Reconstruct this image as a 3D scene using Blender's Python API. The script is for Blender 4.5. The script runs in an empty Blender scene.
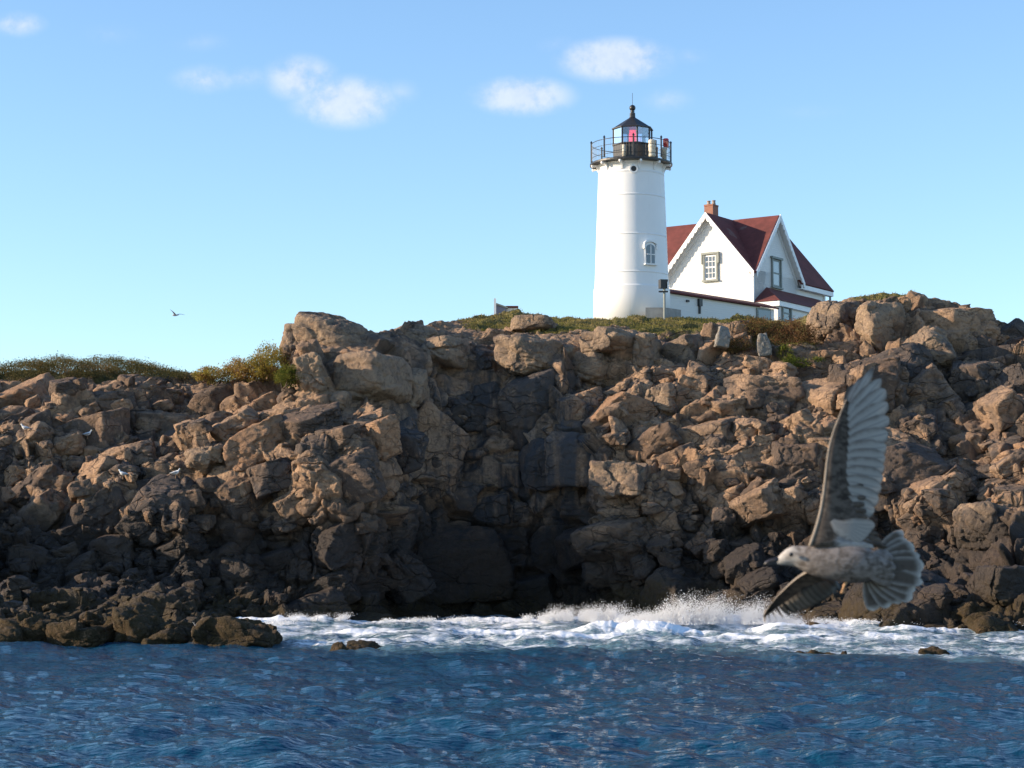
import bpy, bmesh, math, random
import numpy as np
from mathutils import Vector, Matrix

R = math.radians
scene = bpy.context.scene
col = scene.collection

# ------------------------------------------------------------------ camera
FPX = 2053.0                       # focal length in pixels of a 1024 px wide frame
CAM_Z = 2.6                        # deck of a small boat
PITCH = math.atan(178.0 / FPX)
cam_d = bpy.data.cameras.new('camera')
cam_d.sensor_width = 36.0
cam_d.lens = 36.0 * FPX / 1024.0
cam_d.clip_start = 0.5
cam_d.clip_end = 20000.0
cam_d.dof.use_dof = True
cam_d.dof.focus_distance = 100.0
cam_d.dof.aperture_fstop = 6.5
cam = bpy.data.objects.new('camera', cam_d)
cam.location = (0, 0, CAM_Z)
cam.rotation_euler = (math.pi / 2 + PITCH, 0, 0)
col.objects.link(cam)
scene.camera = cam

# ------------------------------------------------------------------ light
SUN_EL, SUN_FRONT = R(17.5), R(4.5)     # low evening sun from the left, almost along the cliff face
to_sun = Vector((-math.cos(SUN_EL) * math.cos(SUN_FRONT), -math.cos(SUN_EL) * math.sin(SUN_FRONT), math.sin(SUN_EL)))
sun_d = bpy.data.lights.new('sun', 'SUN')
sun_d.energy = 5.0
sun_d.angle = R(0.55)
sun_d.color = (1.0, 0.80, 0.58)
sun = bpy.data.objects.new('sun', sun_d)
sun.rotation_euler = to_sun.to_track_quat('Z', 'Y').to_euler()
col.objects.link(sun)

world = bpy.data.worlds.new('World')
scene.world = world
world.use_nodes = True
scene.view_settings.view_transform = 'Standard'
scene.view_settings.look = 'None'
scene.view_settings.gamma = 1.0
scene.view_settings.exposure = 0.75
SKY_STRENGTH = 0.15
scene.cycles.max_bounces = 6
scene.cycles.diffuse_bounces = 3
scene.cycles.transparent_max_bounces = 12


def ray(px, py):
    """world direction (y = 1) through a point of the photograph"""
    u = (px - 512.0) / FPX
    v = (384.0 - py) / FPX
    c, s = math.cos(PITCH), math.sin(PITCH)
    y = c - v * s
    return u / y, (s + v * c) / y


def at(px, py, Y):
    u, w = ray(px, py)
    return Vector((u * Y, Y, CAM_Z + w * Y))


def zat(py, Y):
    return at(512, py, Y).z


def xat(px, Y, py=330):
    return ray(px, py)[0] * Y


class NT:
    """small helper for node trees"""
    def __init__(self, tree):
        self.t = tree
        tree.nodes.clear()

    def n(self, kind, **kw):
        nd = self.t.nodes.new(kind)
        for k, v in kw.items():
            setattr(nd, k, v)
        return nd

    def put(self, sock, v):
        if v is None:
            return
        if hasattr(v, 'is_output') or isinstance(v, bpy.types.NodeSocket):
            self.t.links.new(v, sock)
        else:
            sock.default_value = v

    def math(self, op, a, b=None, c=None, clamp=False):
        nd = self.n('ShaderNodeMath', operation=op, use_clamp=clamp)
        for s, v in zip(nd.inputs, (a, b, c)):
            self.put(s, v)
        return nd.outputs[0]

    def vmath(self, op, a, b=None):
        nd = self.n('ShaderNodeVectorMath', operation=op)
        self.put(nd.inputs[0], a)
        self.put(nd.inputs[1], b)
        return nd.outputs['Value'] if op in ('LENGTH', 'DOT_PRODUCT', 'DISTANCE') else nd.outputs[0]

    def noise(self, vec, scale, detail=4.0, rough=0.55, dist=0.0):
        nd = self.n('ShaderNodeTexNoise')
        self.put(nd.inputs['Vector'], vec)
        nd.inputs['Scale'].default_value = scale
        nd.inputs['Detail'].default_value = detail
        nd.inputs['Roughness'].default_value = rough
        nd.inputs['Distortion'].default_value = dist
        return nd.outputs['Fac']

    def step(self, v, lo, hi, a=0.0, b=1.0, smooth=True):
        nd = self.n('ShaderNodeMapRange', interpolation_type='SMOOTHSTEP' if smooth else 'LINEAR')
        self.put(nd.inputs['Value'], v)
        for i, x in zip((1, 2, 3, 4), (lo, hi, a, b)):
            self.put(nd.inputs[i], x)
        return nd.outputs[0]

    def mix(self, fac, a, b, blend='MIX'):
        nd = self.n('ShaderNodeMix', data_type='RGBA', blend_type=blend)
        self.put(nd.inputs[0], fac)
        for s, v in ((nd.inputs[6], a), (nd.inputs[7], b)):
            if isinstance(v, tuple) and len(v) == 3:
                v = v + (1.0,)
            self.put(s, v)
        return nd.outputs[2]

    def scale_vec(self, vec, s):
        return self.vmath('MULTIPLY', vec, s)

    def attr(self, name, out='Fac'):
        nd = self.n('ShaderNodeAttribute', attribute_name=name)
        return nd.outputs[out]

    def bump(self, h, strength, dist):
        nd = self.n('ShaderNodeBump')
        nd.inputs['Strength'].default_value = strength
        nd.inputs['Distance'].default_value = dist
        self.put(nd.inputs['Height'], h)
        return nd.outputs[0]

    def principled(self, color, rough=0.8, normal=None, **kw):
        b = self.n('ShaderNodeBsdfPrincipled')
        if isinstance(color, tuple) and len(color) == 3:
            color = color + (1.0,)
        self.put(b.inputs['Base Color'], color)
        self.put(b.inputs['Roughness'], rough)
        self.put(b.inputs['Normal'], normal)
        for k, v in kw.items():
            self.put(b.inputs[k.replace('_', ' ')], v)
        o = self.n('ShaderNodeOutputMaterial')
        self.t.links.new(b.outputs[0], o.inputs[0])
        return b


def new_mat(name):
    m = bpy.data.materials.new(name)
    m.use_nodes = True
    return m, NT(m.node_tree)


def simple_mat(name, color, rough=0.7, var=0.12, scale=3.0, bump=0.0, bscale=20.0, **kw):
    """one plain material with gentle unevenness in its own colour"""
    m, t = new_mat(name)
    vec = t.n('ShaderNodeTexCoord').outputs['Object']
    f = t.noise(vec, scale, 5.0, 0.6)
    k = t.step(f, 0.3, 0.7, 1.0 - var, 1.0 + var)
    c = t.n('ShaderNodeVectorMath', operation='SCALE')
    c.inputs[0].default_value = color
    t.put(c.inputs['Scale'], k)
    nrm = t.bump(t.noise(vec, bscale, 3.0), bump, 0.02) if bump else None
    t.principled(c.outputs[0], rough, nrm, **kw)
    return m


# ------------------------------------------------------------------ sky with its few small clouds
def build_sky():
    t = NT(world.node_tree)
    sky = t.n('ShaderNodeTexSky', sky_type='NISHITA', sun_disc=False)
    sky.sun_elevation = SUN_EL
    # Nishita: rotation is measured clockwise from +Y seen from above
    sky.sun_rotation = math.atan2(to_sun.x, to_sun.y)
    sky.air_density = 1.0
    sky.dust_density = 0.25
    sky.ozone_density = 1.0
    d = t.n('ShaderNodeTexCoord').outputs['Generated']
    sep = t.n('ShaderNodeSeparateXYZ')
    t.put(sep.inputs[0], d)
    u = t.math('DIVIDE', sep.outputs[0], t.math('MAXIMUM', sep.outputs[1], 0.02))
    w = t.math('DIVIDE', sep.outputs[2], t.math('MAXIMUM', sep.outputs[1], 0.02))
    comb = t.n('ShaderNodeCombineXYZ')
    t.put(comb.inputs[0], u)
    t.put(comb.inputs[1], w)
    comb.inputs[2].default_value = 0.37
    uv = comb.outputs[0]
    big = t.noise(uv, 55.0, 6.0, 0.58)
    fine = t.noise(uv, 190.0, 4.0, 0.6)
    n = t.math('ADD', t.math('MULTIPLY', big, 0.72), t.math('MULTIPLY', fine, 0.28))
    total = None
    clouds = [(205, 79, 44, 19, 0.55), (300, 78, 46, 30, 0.85), (345, 102, 66, 33, 1.0), (240, 78, 50, 16, 0.35),
              (616, 60, 72, 29, 1.1), (523, 96, 64, 25, 1.05), (18, 24, 36, 17, 0.6), (668, 100, 34, 17, 0.33),
              (200, 42, 40, 14, 0.2), (112, 34, 36, 16, 0.2), (690, 57, 30, 12, 0.25), (812, 112, 50, 12, 0.14),
              (400, 92, 26, 18, 0.3), (560, 46, 30, 14, 0.2)]
    for px, py, rx, ry, k in clouds:
        u0, w0 = ray(px, py)
        v = t.vmath('MULTIPLY', t.vmath('SUBTRACT', uv, (u0, w0, 0.37)), (FPX / rx, FPX / ry, 0.0))
        # a flatter underside: distances below the centre count a little more
        m = t.math('SUBTRACT', 1.0, t.vmath('LENGTH', v), clamp=True)
        m = t.math('MULTIPLY', m, k)
        total = m if total is None else t.math('MAXIMUM', total, m)
    cov = t.math('MULTIPLY', total, t.step(n, 0.22, 0.62, 0.35, 1.8))
    a = t.step(cov, 0.0, 1.15, 0.0, 0.58)
    bg = t.n('ShaderNodeBackground')
    bg.inputs[1].default_value = SKY_STRENGTH
    graded = t.mix(1.0, sky.outputs[0], SKY_TINT, 'MULTIPLY')
    cl = t.mix(t.step(n, 0.35, 0.65), (3.3, 3.5, 4.2), (4.2, 4.2, 4.6))
    t.put(bg.inputs[0], t.mix(a, graded, cl))
    o = t.n('ShaderNodeOutputWorld')
    t.t.links.new(bg.outputs[0], o.inputs[0])


SKY_TINT = (0.72, 0.87, 1.05)
build_sky()


# ------------------------------------------------------------------ objects
def tag(o, label=None, cat=None, group=None, kind=None):
    for k, v in (('label', label), ('category', cat), ('group', group), ('kind', kind)):
        if v:
            o[k] = v
    return o


def thing(name, loc, label, cat, group=None):
    o = bpy.data.objects.new(name, None)
    o.location = loc
    o.empty_display_size = 0.3
    col.objects.link(o)
    tag(o, label, cat, group)
    return o


def mesh_from(name, verts, faces, mats, parent=None, smooth=True, origin=None, mat_idx=None, attrs=None, corner=None):
    """verts (n,3) in world space, faces list or (m,k) array"""
    v = np.asarray(verts, dtype=np.float64)
    if parent is not None:
        org = np.array(parent.location)
        up_ = parent.parent
        while up_ is not None:
            org = org + np.array(up_.location)
            up_ = up_.parent
    else:
        org = np.array(origin if origin is not None else (0, 0, 0), dtype=float)
    me = bpy.data.meshes.new(name)
    if isinstance(faces, np.ndarray):
        m, k = faces.shape
        me.vertices.add(len(v))
        me.vertices.foreach_set('co', (v - org).astype(np.float32).ravel())
        me.loops.add(m * k)
        me.loops.foreach_set('vertex_index', faces.astype(np.int32).ravel())
        me.polygons.add(m)
        me.polygons.foreach_set('loop_start', np.arange(0, m * k, k, dtype=np.int32))
        me.polygons.foreach_set('loop_total', np.full(m, k, dtype=np.int32))
        me.update(calc_edges=True)
    else:
        me.from_pydata([tuple(p) for p in (v - org)], [], faces)
    if smooth:
        me.polygons.foreach_set('use_smooth', np.ones(len(me.polygons), dtype=bool))
    for mt in (mats if isinstance(mats, (list, tuple)) else [mats]):
        me.materials.append(mt)
    if mat_idx is not None:
        me.polygons.foreach_set('material_index', np.asarray(mat_idx, dtype=np.int32))
    for k, a in (attrs or {}).items():
        at_ = me.attributes.new(k, 'FLOAT', 'POINT')
        at_.data.foreach_set('value', np.asarray(a, dtype=np.float32).ravel())
    me.validate()
    me.update()
    o = bpy.data.objects.new(name, me)
    if parent is not None:
        o.parent = parent
    else:
        o.location = org
    col.objects.link(o)
    return o


class MB:
    """collects solid shapes into one mesh, in world space"""
    def __init__(self):
        self.v, self.f = [], []

    def add(self, verts, faces):
        b = len(self.v)
        self.v += [tuple(p) for p in verts]
        self.f += [tuple(i + b for i in f) for f in faces]

    def box(self, c, size, ax=None):
        """c centre, size full lengths, ax optional three unit axes"""
        ax = ax or (Vector((1, 0, 0)), Vector((0, 1, 0)), Vector((0, 0, 1)))
        c = Vector(c)
        vs = []
        for k in (-1, 1):
            for j in (-1, 1):
                for i in (-1, 1):
                    vs.append(c + ax[0] * (i * size[0] / 2) + ax[1] * (j * size[1] / 2) + ax[2] * (k * size[2] / 2))
        self.add(vs, [(0, 2, 3, 1), (4, 5, 7, 6), (0, 1, 5, 4), (2, 6, 7, 3), (0, 4, 6, 2), (1, 3, 7, 5)])

    def slab(self, pts, off):
        """polygon pts extruded by vector off"""
        n = len(pts)
        pts = [Vector(p) for p in pts]
        off = Vector(off)
        self.add(pts + [p + off for p in pts],
                 [tuple(range(n))[::-1], tuple(range(n, 2 * n))] + [(i, (i + 1) % n, n + (i + 1) % n, n + i) for i in range(n)])

    def tube(self, pts, rad, n=10, cap=True):
        pts = [Vector(p) for p in pts]
        rad = rad if isinstance(rad, (list, tuple)) else [rad] * len(pts)
        vs, fs = [], []
        for i, p in enumerate(pts):
            t = (pts[min(i + 1, len(pts) - 1)] - pts[max(i - 1, 0)]).normalized()
            a = t.orthogonal().normalized() if abs(t.z) < 0.95 else Vector((1, 0, 0))
            a = (a - t * a.dot(t)).normalized()
            b = t.cross(a)
            for k in range(n):
                g = 2 * math.pi * k / n
                vs.append(p + a * (rad[i] * math.cos(g)) + b * (rad[i] * math.sin(g)))
        for i in range(len(pts) - 1):
            for k in range(n):
                fs.append((i * n + k, i * n + (k + 1) % n, (i + 1) * n + (k + 1) % n, (i + 1) * n + k))
        if cap:
            fs.append(tuple(range(n))[::-1])
            fs.append(tuple((len(pts) - 1) * n + k for k in range(n)))
        self.add(vs, fs)

    def lathe(self, c, prof, n=48, phase=0.0, closed=True):
        """prof list of (r, z) about the vertical through c"""
        c = Vector(c)
        vs, fs = [], []
        for r, z in prof:
            for k in range(n):
                g = phase + 2 * math.pi * k / n
                vs.append(c + Vector((r * math.cos(g), r * math.sin(g), z)))
        for i in range(len(prof) - 1):
            for k in range(n):
                fs.append((i * n + k, i * n + (k + 1) % n, (i + 1) * n + (k + 1) % n, (i + 1) * n + k))
        if closed:
            fs.append(tuple(range(n))[::-1])
            fs.append(tuple((len(prof) - 1) * n + k for k in range(n)))
        self.add(vs, fs)

    def build(self, name, mat, parent=None, smooth=False, origin=None):
        return mesh_from(name, np.array([tuple(p) for p in self.v]), self.f, mat, parent, smooth, origin)


# ------------------------------------------------------------------ noise in numpy
def hash3(ix, iy, iz, seed):
    h = (ix.astype(np.int64) * 73856093) ^ (iy.astype(np.int64) * 19349663) ^ (iz.astype(np.int64) * 83492791) ^ (seed * 2654435761)
    h = h.astype(np.uint64) & np.uint64(0xFFFFFFFF)
    h ^= h >> np.uint64(16)
    h = (h * np.uint64(0x45d9f3b)) & np.uint64(0xFFFFFFFF)
    h ^= h >> np.uint64(16)
    h = (h * np.uint64(0x45d9f3b)) & np.uint64(0xFFFFFFFF)
    h ^= h >> np.uint64(16)
    return h


def rnd(h, k):
    h = (h + np.uint64(k * 0x9E3779B1)) & np.uint64(0xFFFFFFFF)
    h ^= h >> np.uint64(15)
    h = (h * np.uint64(0x2c1b3c6d)) & np.uint64(0xFFFFFFFF)
    h ^= h >> np.uint64(12)
    h = (h * np.uint64(0x297a2d39)) & np.uint64(0xFFFFFFFF)
    h ^= h >> np.uint64(15)
    return (h & np.uint64(0xFFFFFF)).astype(np.float64) / float(0xFFFFFF)


def vnoise(p, seed):
    f = np.floor(p)
    t = p - f
    t = t * t * t * (t * (t * 6 - 15) + 10)
    i = f.astype(np.int64)
    out = 0
    for dz in (0, 1):
        for dy in (0, 1):
            for dx in (0, 1):
                w = (t[:, 0] if dx else 1 - t[:, 0]) * (t[:, 1] if dy else 1 - t[:, 1]) * (t[:, 2] if dz else 1 - t[:, 2])
                out = out + w * rnd(hash3(i[:, 0] + dx, i[:, 1] + dy, i[:, 2] + dz, seed), 1)
    return out * 2 - 1


def fbm(p, seed, octv=4, gain=0.5):
    a, s, out = 1.0, 1.0, 0
    for k in range(octv):
        out = out + a * vnoise(p * s + 17.3 * k, seed + k)
        a *= gain
        s *= 2.03
    return out


def worley(q, seed, power=2.0):
    """two nearest jittered cells: distances, cell hashes, vectors from the cells' points"""
    base = np.floor(q).astype(np.int64)
    n = len(q)
    d1 = np.full(n, 1e9)
    d2 = np.full(n, 1e9)
    h1 = np.zeros(n, dtype=np.uint64)
    h2 = np.zeros(n, dtype=np.uint64)
    v1 = np.zeros((n, 3))
    v2 = np.zeros((n, 3))
    for dx in (-1, 0, 1):
        for dy in (-1, 0, 1):
            for dz in (-1, 0, 1):
                c = base + np.array((dx, dy, dz))
                h = hash3(c[:, 0], c[:, 1], c[:, 2], seed)
                pt = c + 0.5 + 0.8 * (np.stack([rnd(h, 1), rnd(h, 2), rnd(h, 3)], 1) - 0.5)
                v = q - pt
                d = (np.abs(v) ** power).sum(1) ** (1.0 / power)
                near = d < d1
                mid = (~near) & (d < d2)
                d2 = np.where(near, d1, np.where(mid, d, d2))
                h2[near] = h1[near]
                v2[near] = v1[near]
                h2[mid] = h[mid]
                v2[mid] = v[mid]
                v1[near] = v[near]
                h1[near] = h[near]
                d1 = np.where(near, d, d1)
    return d1, d2, h1, h2, v1, v2


def rot3(ax, ay, az):
    return np.array(Matrix.Rotation(az, 3, 'Z') @ Matrix.Rotation(ay, 3, 'Y') @ Matrix.Rotation(ax, 3, 'X'))


def smooth01(x, a, b):
    t = np.clip((x - a) / (b - a), 0, 1)
    return t * t * (3 - 2 * t)


def grid_faces(nr, nc):
    i = np.arange(nr - 1)[:, None] * nc + np.arange(nc - 1)[None, :]
    i = i.ravel()
    return np.stack([i, i + 1, i + nc + 1, i + nc], 1)

# ------------------------------------------------------------------ rock
def rock_material(name, pale=(0.44, 0.29, 0.185), mid=(0.17, 0.112, 0.076), grey=(0.10, 0.084, 0.076), wet_line=4.8, weed=True, grass=False, joint=1.0):
    m, t = new_mat(name)
    geo = t.n('ShaderNodeNewGeometry')
    pos = geo.outputs['Position']
    sep = t.n('ShaderNodeSeparateXYZ')
    t.put(sep.inputs[0], pos)
    n1 = t.noise(pos, 0.22, 5.0, 0.6)
    n2 = t.noise(pos, 1.1, 6.0, 0.65, 0.4)
    n3 = t.noise(pos, 5.5, 6.0, 0.7)
    n4 = t.noise(pos, 24.0, 3.0, 0.7)
    tint = t.attr('tint')
    c = t.mix(t.step(n1, 0.38, 0.62), mid, grey)
    c = t.mix(t.step(t.math('ADD', t.math('MULTIPLY', n2, 0.6), t.math('MULTIPLY', tint, 0.4)), 0.36, 0.60), c, pale)
    c = t.mix(t.step(tint, 0.55, 1.0, 0.0, 0.55), c, (0.24, 0.115, 0.06))          # rusty blocks
    c = t.mix(t.step(tint, 0.0, 0.35, 0.5, 0.0), c, (0.10, 0.08, 0.07))             # dark blocks
    c = t.mix(t.step(n3, 0.48, 0.68, 0.0, 0.5), c, (0.07, 0.055, 0.048))              # lichen and grain
    c = t.mix(t.step(n4, 0.55, 0.75, 0.0, 0.25), c, (0.33, 0.26, 0.2))
    n5 = t.noise(pos, 2.6, 5.0, 0.7, 0.6)
    c = t.mix(t.step(n5, 0.55, 0.67, 0.0, 0.5), c, (0.09, 0.072, 0.062))
    c = t.mix(t.step(n5, 0.44, 0.34, 0.0, 0.45), c, (0.44, 0.27, 0.165))
    # dark streaks: water stain, with cove and recess shade painted in
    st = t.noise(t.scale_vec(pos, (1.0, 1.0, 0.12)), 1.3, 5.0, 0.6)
    c = t.mix(t.math('MULTIPLY', t.step(st, 0.40, 0.62), t.attr('stain_shade')), c, (0.085, 0.078, 0.078))
    # tide zone: dark algae, then brown weed near the water
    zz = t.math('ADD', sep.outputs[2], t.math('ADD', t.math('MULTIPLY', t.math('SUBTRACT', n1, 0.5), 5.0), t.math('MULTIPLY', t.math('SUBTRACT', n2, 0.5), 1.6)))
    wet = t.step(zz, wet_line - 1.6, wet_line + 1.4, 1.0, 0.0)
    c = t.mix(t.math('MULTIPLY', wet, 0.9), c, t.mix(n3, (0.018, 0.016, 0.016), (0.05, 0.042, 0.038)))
    if weed:
        wd = t.math('MULTIPLY', t.step(zz, 0.5, 1.8, 1.0, 0.0), t.step(n3, 0.3, 0.55))
        c = t.mix(wd, c, t.mix(n4, (0.022, 0.016, 0.008), (0.085, 0.058, 0.024)))
    if grass:
        g = t.attr('grass')
        gn = t.math('ADD', g, t.math('MULTIPLY', t.math('SUBTRACT', n2, 0.5), 0.9))
        gm = t.math('MULTIPLY', t.step(gn, 0.42, 0.6), t.step(g, 0.05, 0.3))
        gc = t.mix(t.step(n2, 0.35, 0.65), (0.13, 0.125, 0.045), (0.21, 0.165, 0.07))
        gc = t.mix(t.step(n3, 0.4, 0.7), gc, (0.09, 0.095, 0.03))
        c = t.mix(gm, c, gc)
    # fine joints: worn cracks too small for the mesh
    wv = pos
    def joints(scale, stretch):
        vo = t.n('ShaderNodeTexVoronoi', feature='DISTANCE_TO_EDGE')
        mp = t.n('ShaderNodeMapping')
        mp.inputs['Rotation'].default_value = (0.3, 0.35, 0.4)
        mp.inputs['Scale'].default_value = stretch
        t.put(mp.inputs[0], t.vmath('ADD', wv, t.scale_vec(cn, (0.35 / scale, 0.35 / scale, 0.35 / scale))))
        t.put(vo.inputs['Vector'], mp.outputs[0])
        vo.inputs['Scale'].default_value = scale
        return vo.outputs['Distance']
    cnn = t.n('ShaderNodeTexNoise')
    t.put(cnn.inputs['Vector'], pos)
    cnn.inputs['Scale'].default_value = 1.6
    cn = cnn.outputs['Color']
    k1 = t.math('MULTIPLY', t.step(n1, 0.42, 0.58), joint)
    k2 = t.math('MULTIPLY', t.step(n2, 0.5, 0.62), joint * 0.8)
    j1 = t.math('SUBTRACT', 1.0, t.math('MULTIPLY', t.step(joints(0.75, (0.7, 1.0, 1.5)), 0.0, 0.045, 1.0, 0.0), k1))
    j2 = t.math('SUBTRACT', 1.0, t.math('MULTIPLY', t.step(joints(2.1, (0.7, 1.0, 1.4)), 0.0, 0.06, 1.0, 0.0), k2))
    jj = t.math('ADD', t.math('MULTIPLY', j1, 0.5), t.math('MULTIPLY', j2, 0.35))
    c = t.mix(t.math('MULTIPLY', t.math('SUBTRACT', 1.0, t.math('MULTIPLY', j1, j2)), 0.45), c, (0.035, 0.028, 0.024))
    h = t.math('ADD', t.math('ADD', t.math('MULTIPLY', n3, 0.75), t.math('MULTIPLY', n4, 0.3)), jj)
    nrm = t.bump(h, 1.0, 0.22)
    rough = t.mix(wet, (0.9, 0.9, 0.9), (0.62, 0.62, 0.62))
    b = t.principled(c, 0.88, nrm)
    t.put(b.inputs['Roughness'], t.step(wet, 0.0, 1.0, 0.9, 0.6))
    b.inputs['Specular IOR Level'].default_value = 0.25
    return m


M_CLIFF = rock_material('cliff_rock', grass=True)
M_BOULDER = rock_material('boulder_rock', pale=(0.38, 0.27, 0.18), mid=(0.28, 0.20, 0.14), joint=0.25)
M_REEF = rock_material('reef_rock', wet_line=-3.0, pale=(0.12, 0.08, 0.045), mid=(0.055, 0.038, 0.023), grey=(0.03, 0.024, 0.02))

# depth of the rock face read as (height in the photo, metres from the camera) for columns across it
FACE = {
    -300: [(660, 80), (612, 84), (560, 87), (500, 91), (440, 96), (400, 101), (370, 106)],
    -120: [(660, 79), (612, 83), (570, 87), (500, 91), (440, 96), (400, 101), (372, 106)],
    0: [(660, 75), (616, 79), (600, 85), (585, 88), (520, 90), (490, 92), (440, 96), (410, 99), (380, 104), (370, 107)],
    60: [(660, 75), (616, 79.5), (598, 86), (580, 88.5), (515, 90), (485, 93), (440, 96), (400, 100), (385, 104), (372, 107)],
    130: [(660, 76), (614, 80.5), (600, 87), (575, 89), (520, 90), (482, 91.5), (470, 94), (420, 97), (400, 100), (380, 103), (372, 106)],
    200: [(660, 78), (615, 82.5), (600, 88), (570, 89.5), (500, 90.5), (470, 92), (455, 95), (420, 97), (395, 101), (384, 105)],
    260: [(660, 82), (618, 86), (600, 89), (560, 90), (480, 91), (440, 94), (420, 96), (400, 99), (384, 103)],
    300: [(660, 87), (622, 88.5), (600, 89), (540, 89.5), (440, 90.5), (418, 91.5), (405, 93.5), (390, 95), (360, 96), (340, 98)],
    345: [(660, 88), (622, 89), (540, 89.5), (440, 90), (420, 91), (412, 92.5), (400, 94), (380, 95), (350, 96), (335, 98.5)],
    383: [(660, 89), (622, 89.8), (540, 90), (430, 90.8), (415, 92.5), (405, 94), (390, 95), (350, 96.5), (330, 100)],
    408: [(660, 94), (600, 96.5), (500, 97.5), (440, 98), (420, 98), (400, 99), (350, 100.5), (326, 104)],
    450: [(660, 95.5), (600, 98), (500, 99.2), (420, 100.5), (380, 101.5), (350, 103), (322, 108)],
    505: [(660, 96.5), (600, 99), (500, 100.2), (420, 101.5), (380, 102.3), (340, 106), (316, 110)],
    545: [(660, 96.5), (600, 99), (500, 100), (400, 100.8), (370, 101), (345, 103), (330, 106), (317, 111)],
    583: [(660, 96), (600, 98), (520, 98.3), (480, 98.5), (400, 99.8), (360, 101), (340, 104), (319, 110)],
    600: [(660, 93), (600, 94), (510, 92.5), (480, 92.5), (462, 93), (455, 96), (430, 99), (400, 100.5), (360, 102), (340, 104.5), (319, 110)],
    640: [(660, 92), (600, 92.5), (520, 92), (470, 92.5), (458, 95), (425, 96.5), (415, 98), (390, 99), (375, 101), (350, 103), (335, 106), (319, 110)],
    700: [(660, 90), (600, 91), (540, 91.5), (500, 93), (460, 94.5), (420, 96.5), (390, 98.5), (365, 101), (345, 103.5), (330, 107), (318, 111)],
    760: [(660, 86), (615, 88), (590, 89.5), (550, 90.5), (500, 92.5), (450, 95), (400, 98), (365, 101), (350, 104), (330, 108), (319, 111)],
    820: [(660, 83), (620, 86), (590, 88), (540, 90), (500, 91.5), (450, 94), (400, 97), (380, 99), (360, 102), (340, 104), (308, 106)],
    880: [(660, 80), (625, 83), (600, 87), (540, 90), (490, 92), (440, 94.5), (390, 97), (370, 99), (350, 101), (310, 103), (291, 106)],
    950: [(660, 77), (628, 80), (605, 85), (560, 87.5), (520, 88.5), (500, 92), (450, 96.5), (400, 99), (380, 100), (340, 102), (304, 106)],
    1010: [(660, 75), (632, 78), (610, 82), (560, 84), (510, 86), (495, 89), (440, 94), (400, 97.5), (360, 101), (326, 105)],
    1150: [(660, 74), (632, 77), (600, 80), (500, 86), (440, 91), (400, 97), (372, 104)],
    1400: [(660, 74), (632, 77), (600, 80), (500, 86), (440, 91), (400, 98)],
}
SKYLINE = [(-300, 372), (-120, 374), (0, 374), (40, 370), (100, 370), (180, 376), (205, 381), (240, 384), (270, 378), (285, 352), (300, 338),
           (330, 331), (385, 330), (400, 328), (440, 323), (480, 318), (520, 315), (560, 319), (600, 319), (660, 318), (700, 317), (740, 319), (790, 321),
           (806, 314), (820, 305), (850, 296), (885, 291), (930, 297), (960, 304), (990, 313), (1010, 325), (1024, 338), (1150, 372), (1400, 410)]


def gauss1(a, s, axis):
    r = int(3 * s) + 1
    k = np.exp(-0.5 * (np.arange(-r, r + 1) / s) ** 2)
    k /= k.sum()
    pad = [(0, 0)] * a.ndim
    pad[axis] = (r, r)
    b = np.pad(a, pad, mode='edge')
    return np.apply_along_axis(lambda x: np.convolve(x, k, mode='valid'), axis, b)


def rock_displace(p, nrm, rough, seed, big=True, scale=1.0, grain=1.0):
    """jointed granite: nested fields of tilted flat blocks with cracks between; returns new points and a block tint"""
    out = np.zeros(len(p))
    tint = np.zeros(len(p))
    wob = np.stack([fbm(p * 0.35 / scale, seed + 50 + k, 3) for k in range(3)], 1)
    broken = smooth01(fbm(p * 0.16 / scale, seed + 60, 3), -0.35, 0.45)        # 0 whole slabs, 1 shattered
    spec = [(4.6, (1.15, 1.0, 0.80), 0.72, 0.62, 0.24, 0.5, 1.0), (2.1, (1.25, 1.0, 0.70), 0.42, 0.82, 0.16, 0.6, 1.0),
            (1.0, (1.2, 1.0, 0.72), 0.20, 0.7, 0.10, 0.8, 0.5), (0.48, (1.15, 1, 0.8), 0.08, 0.5, 0.055, 0.9, 0.35), (0.24, (1.1, 1, 0.9), 0.045, 0.5, 0.02, 1.0, 0.4)]
    for k, (cell, an, amp, tilt, crack, wk, low) in enumerate(spec):
        if k == 0 and not big:
            continue
        cell = cell * scale
        M = rot3(0.22 + 0.05 * k, 0.30 - 0.12 * k, 0.35 - 0.16 * k)
        q = (p + wob * 0.12 * cell) @ M / (cell * np.array(an))
        d1, d2, h, h2, v, vb = worley(q, seed + 7 * k, (5.0, 4.5, 4.0, 3.5, 2.5)[k])
        e = d2 - d1
        a = rough ** wk * (low + (1 - low) * broken)
        def face(hh, vv):
            g = np.stack([rnd(hh, 4), rnd(hh, 5), rnd(hh, 6)], 1) - 0.5
            return amp * scale * (rnd(hh, 7) * 2 - 1) + tilt * cell * 0.62 * (g * vv).sum(1)
        w = 0.5 * (1 - smooth01(e, 0, (0.03, 0.04, 0.075, 0.14, 0.25)[k]))
        f = face(h, v) * (1 - w) + face(h2, vb) * w
        f = f - crack * scale * np.exp(-(e / (0.03, 0.045, 0.075, 0.11, 0.15)[k]) ** 2) * (0.35 + rnd(h, 8))
        f = f - 0.10 * amp * scale * (1 - smooth01(e, 0, 0.16))
        out += a * f
        tint += (0.15, 0.3, 0.3, 0.15, 0.1)[k] * rnd(h, 9)
    out += grain * 0.05 * scale * fbm(p * 1.6 / scale, seed + 90, 5, 0.6)
    return p + nrm * out[:, None], tint


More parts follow.
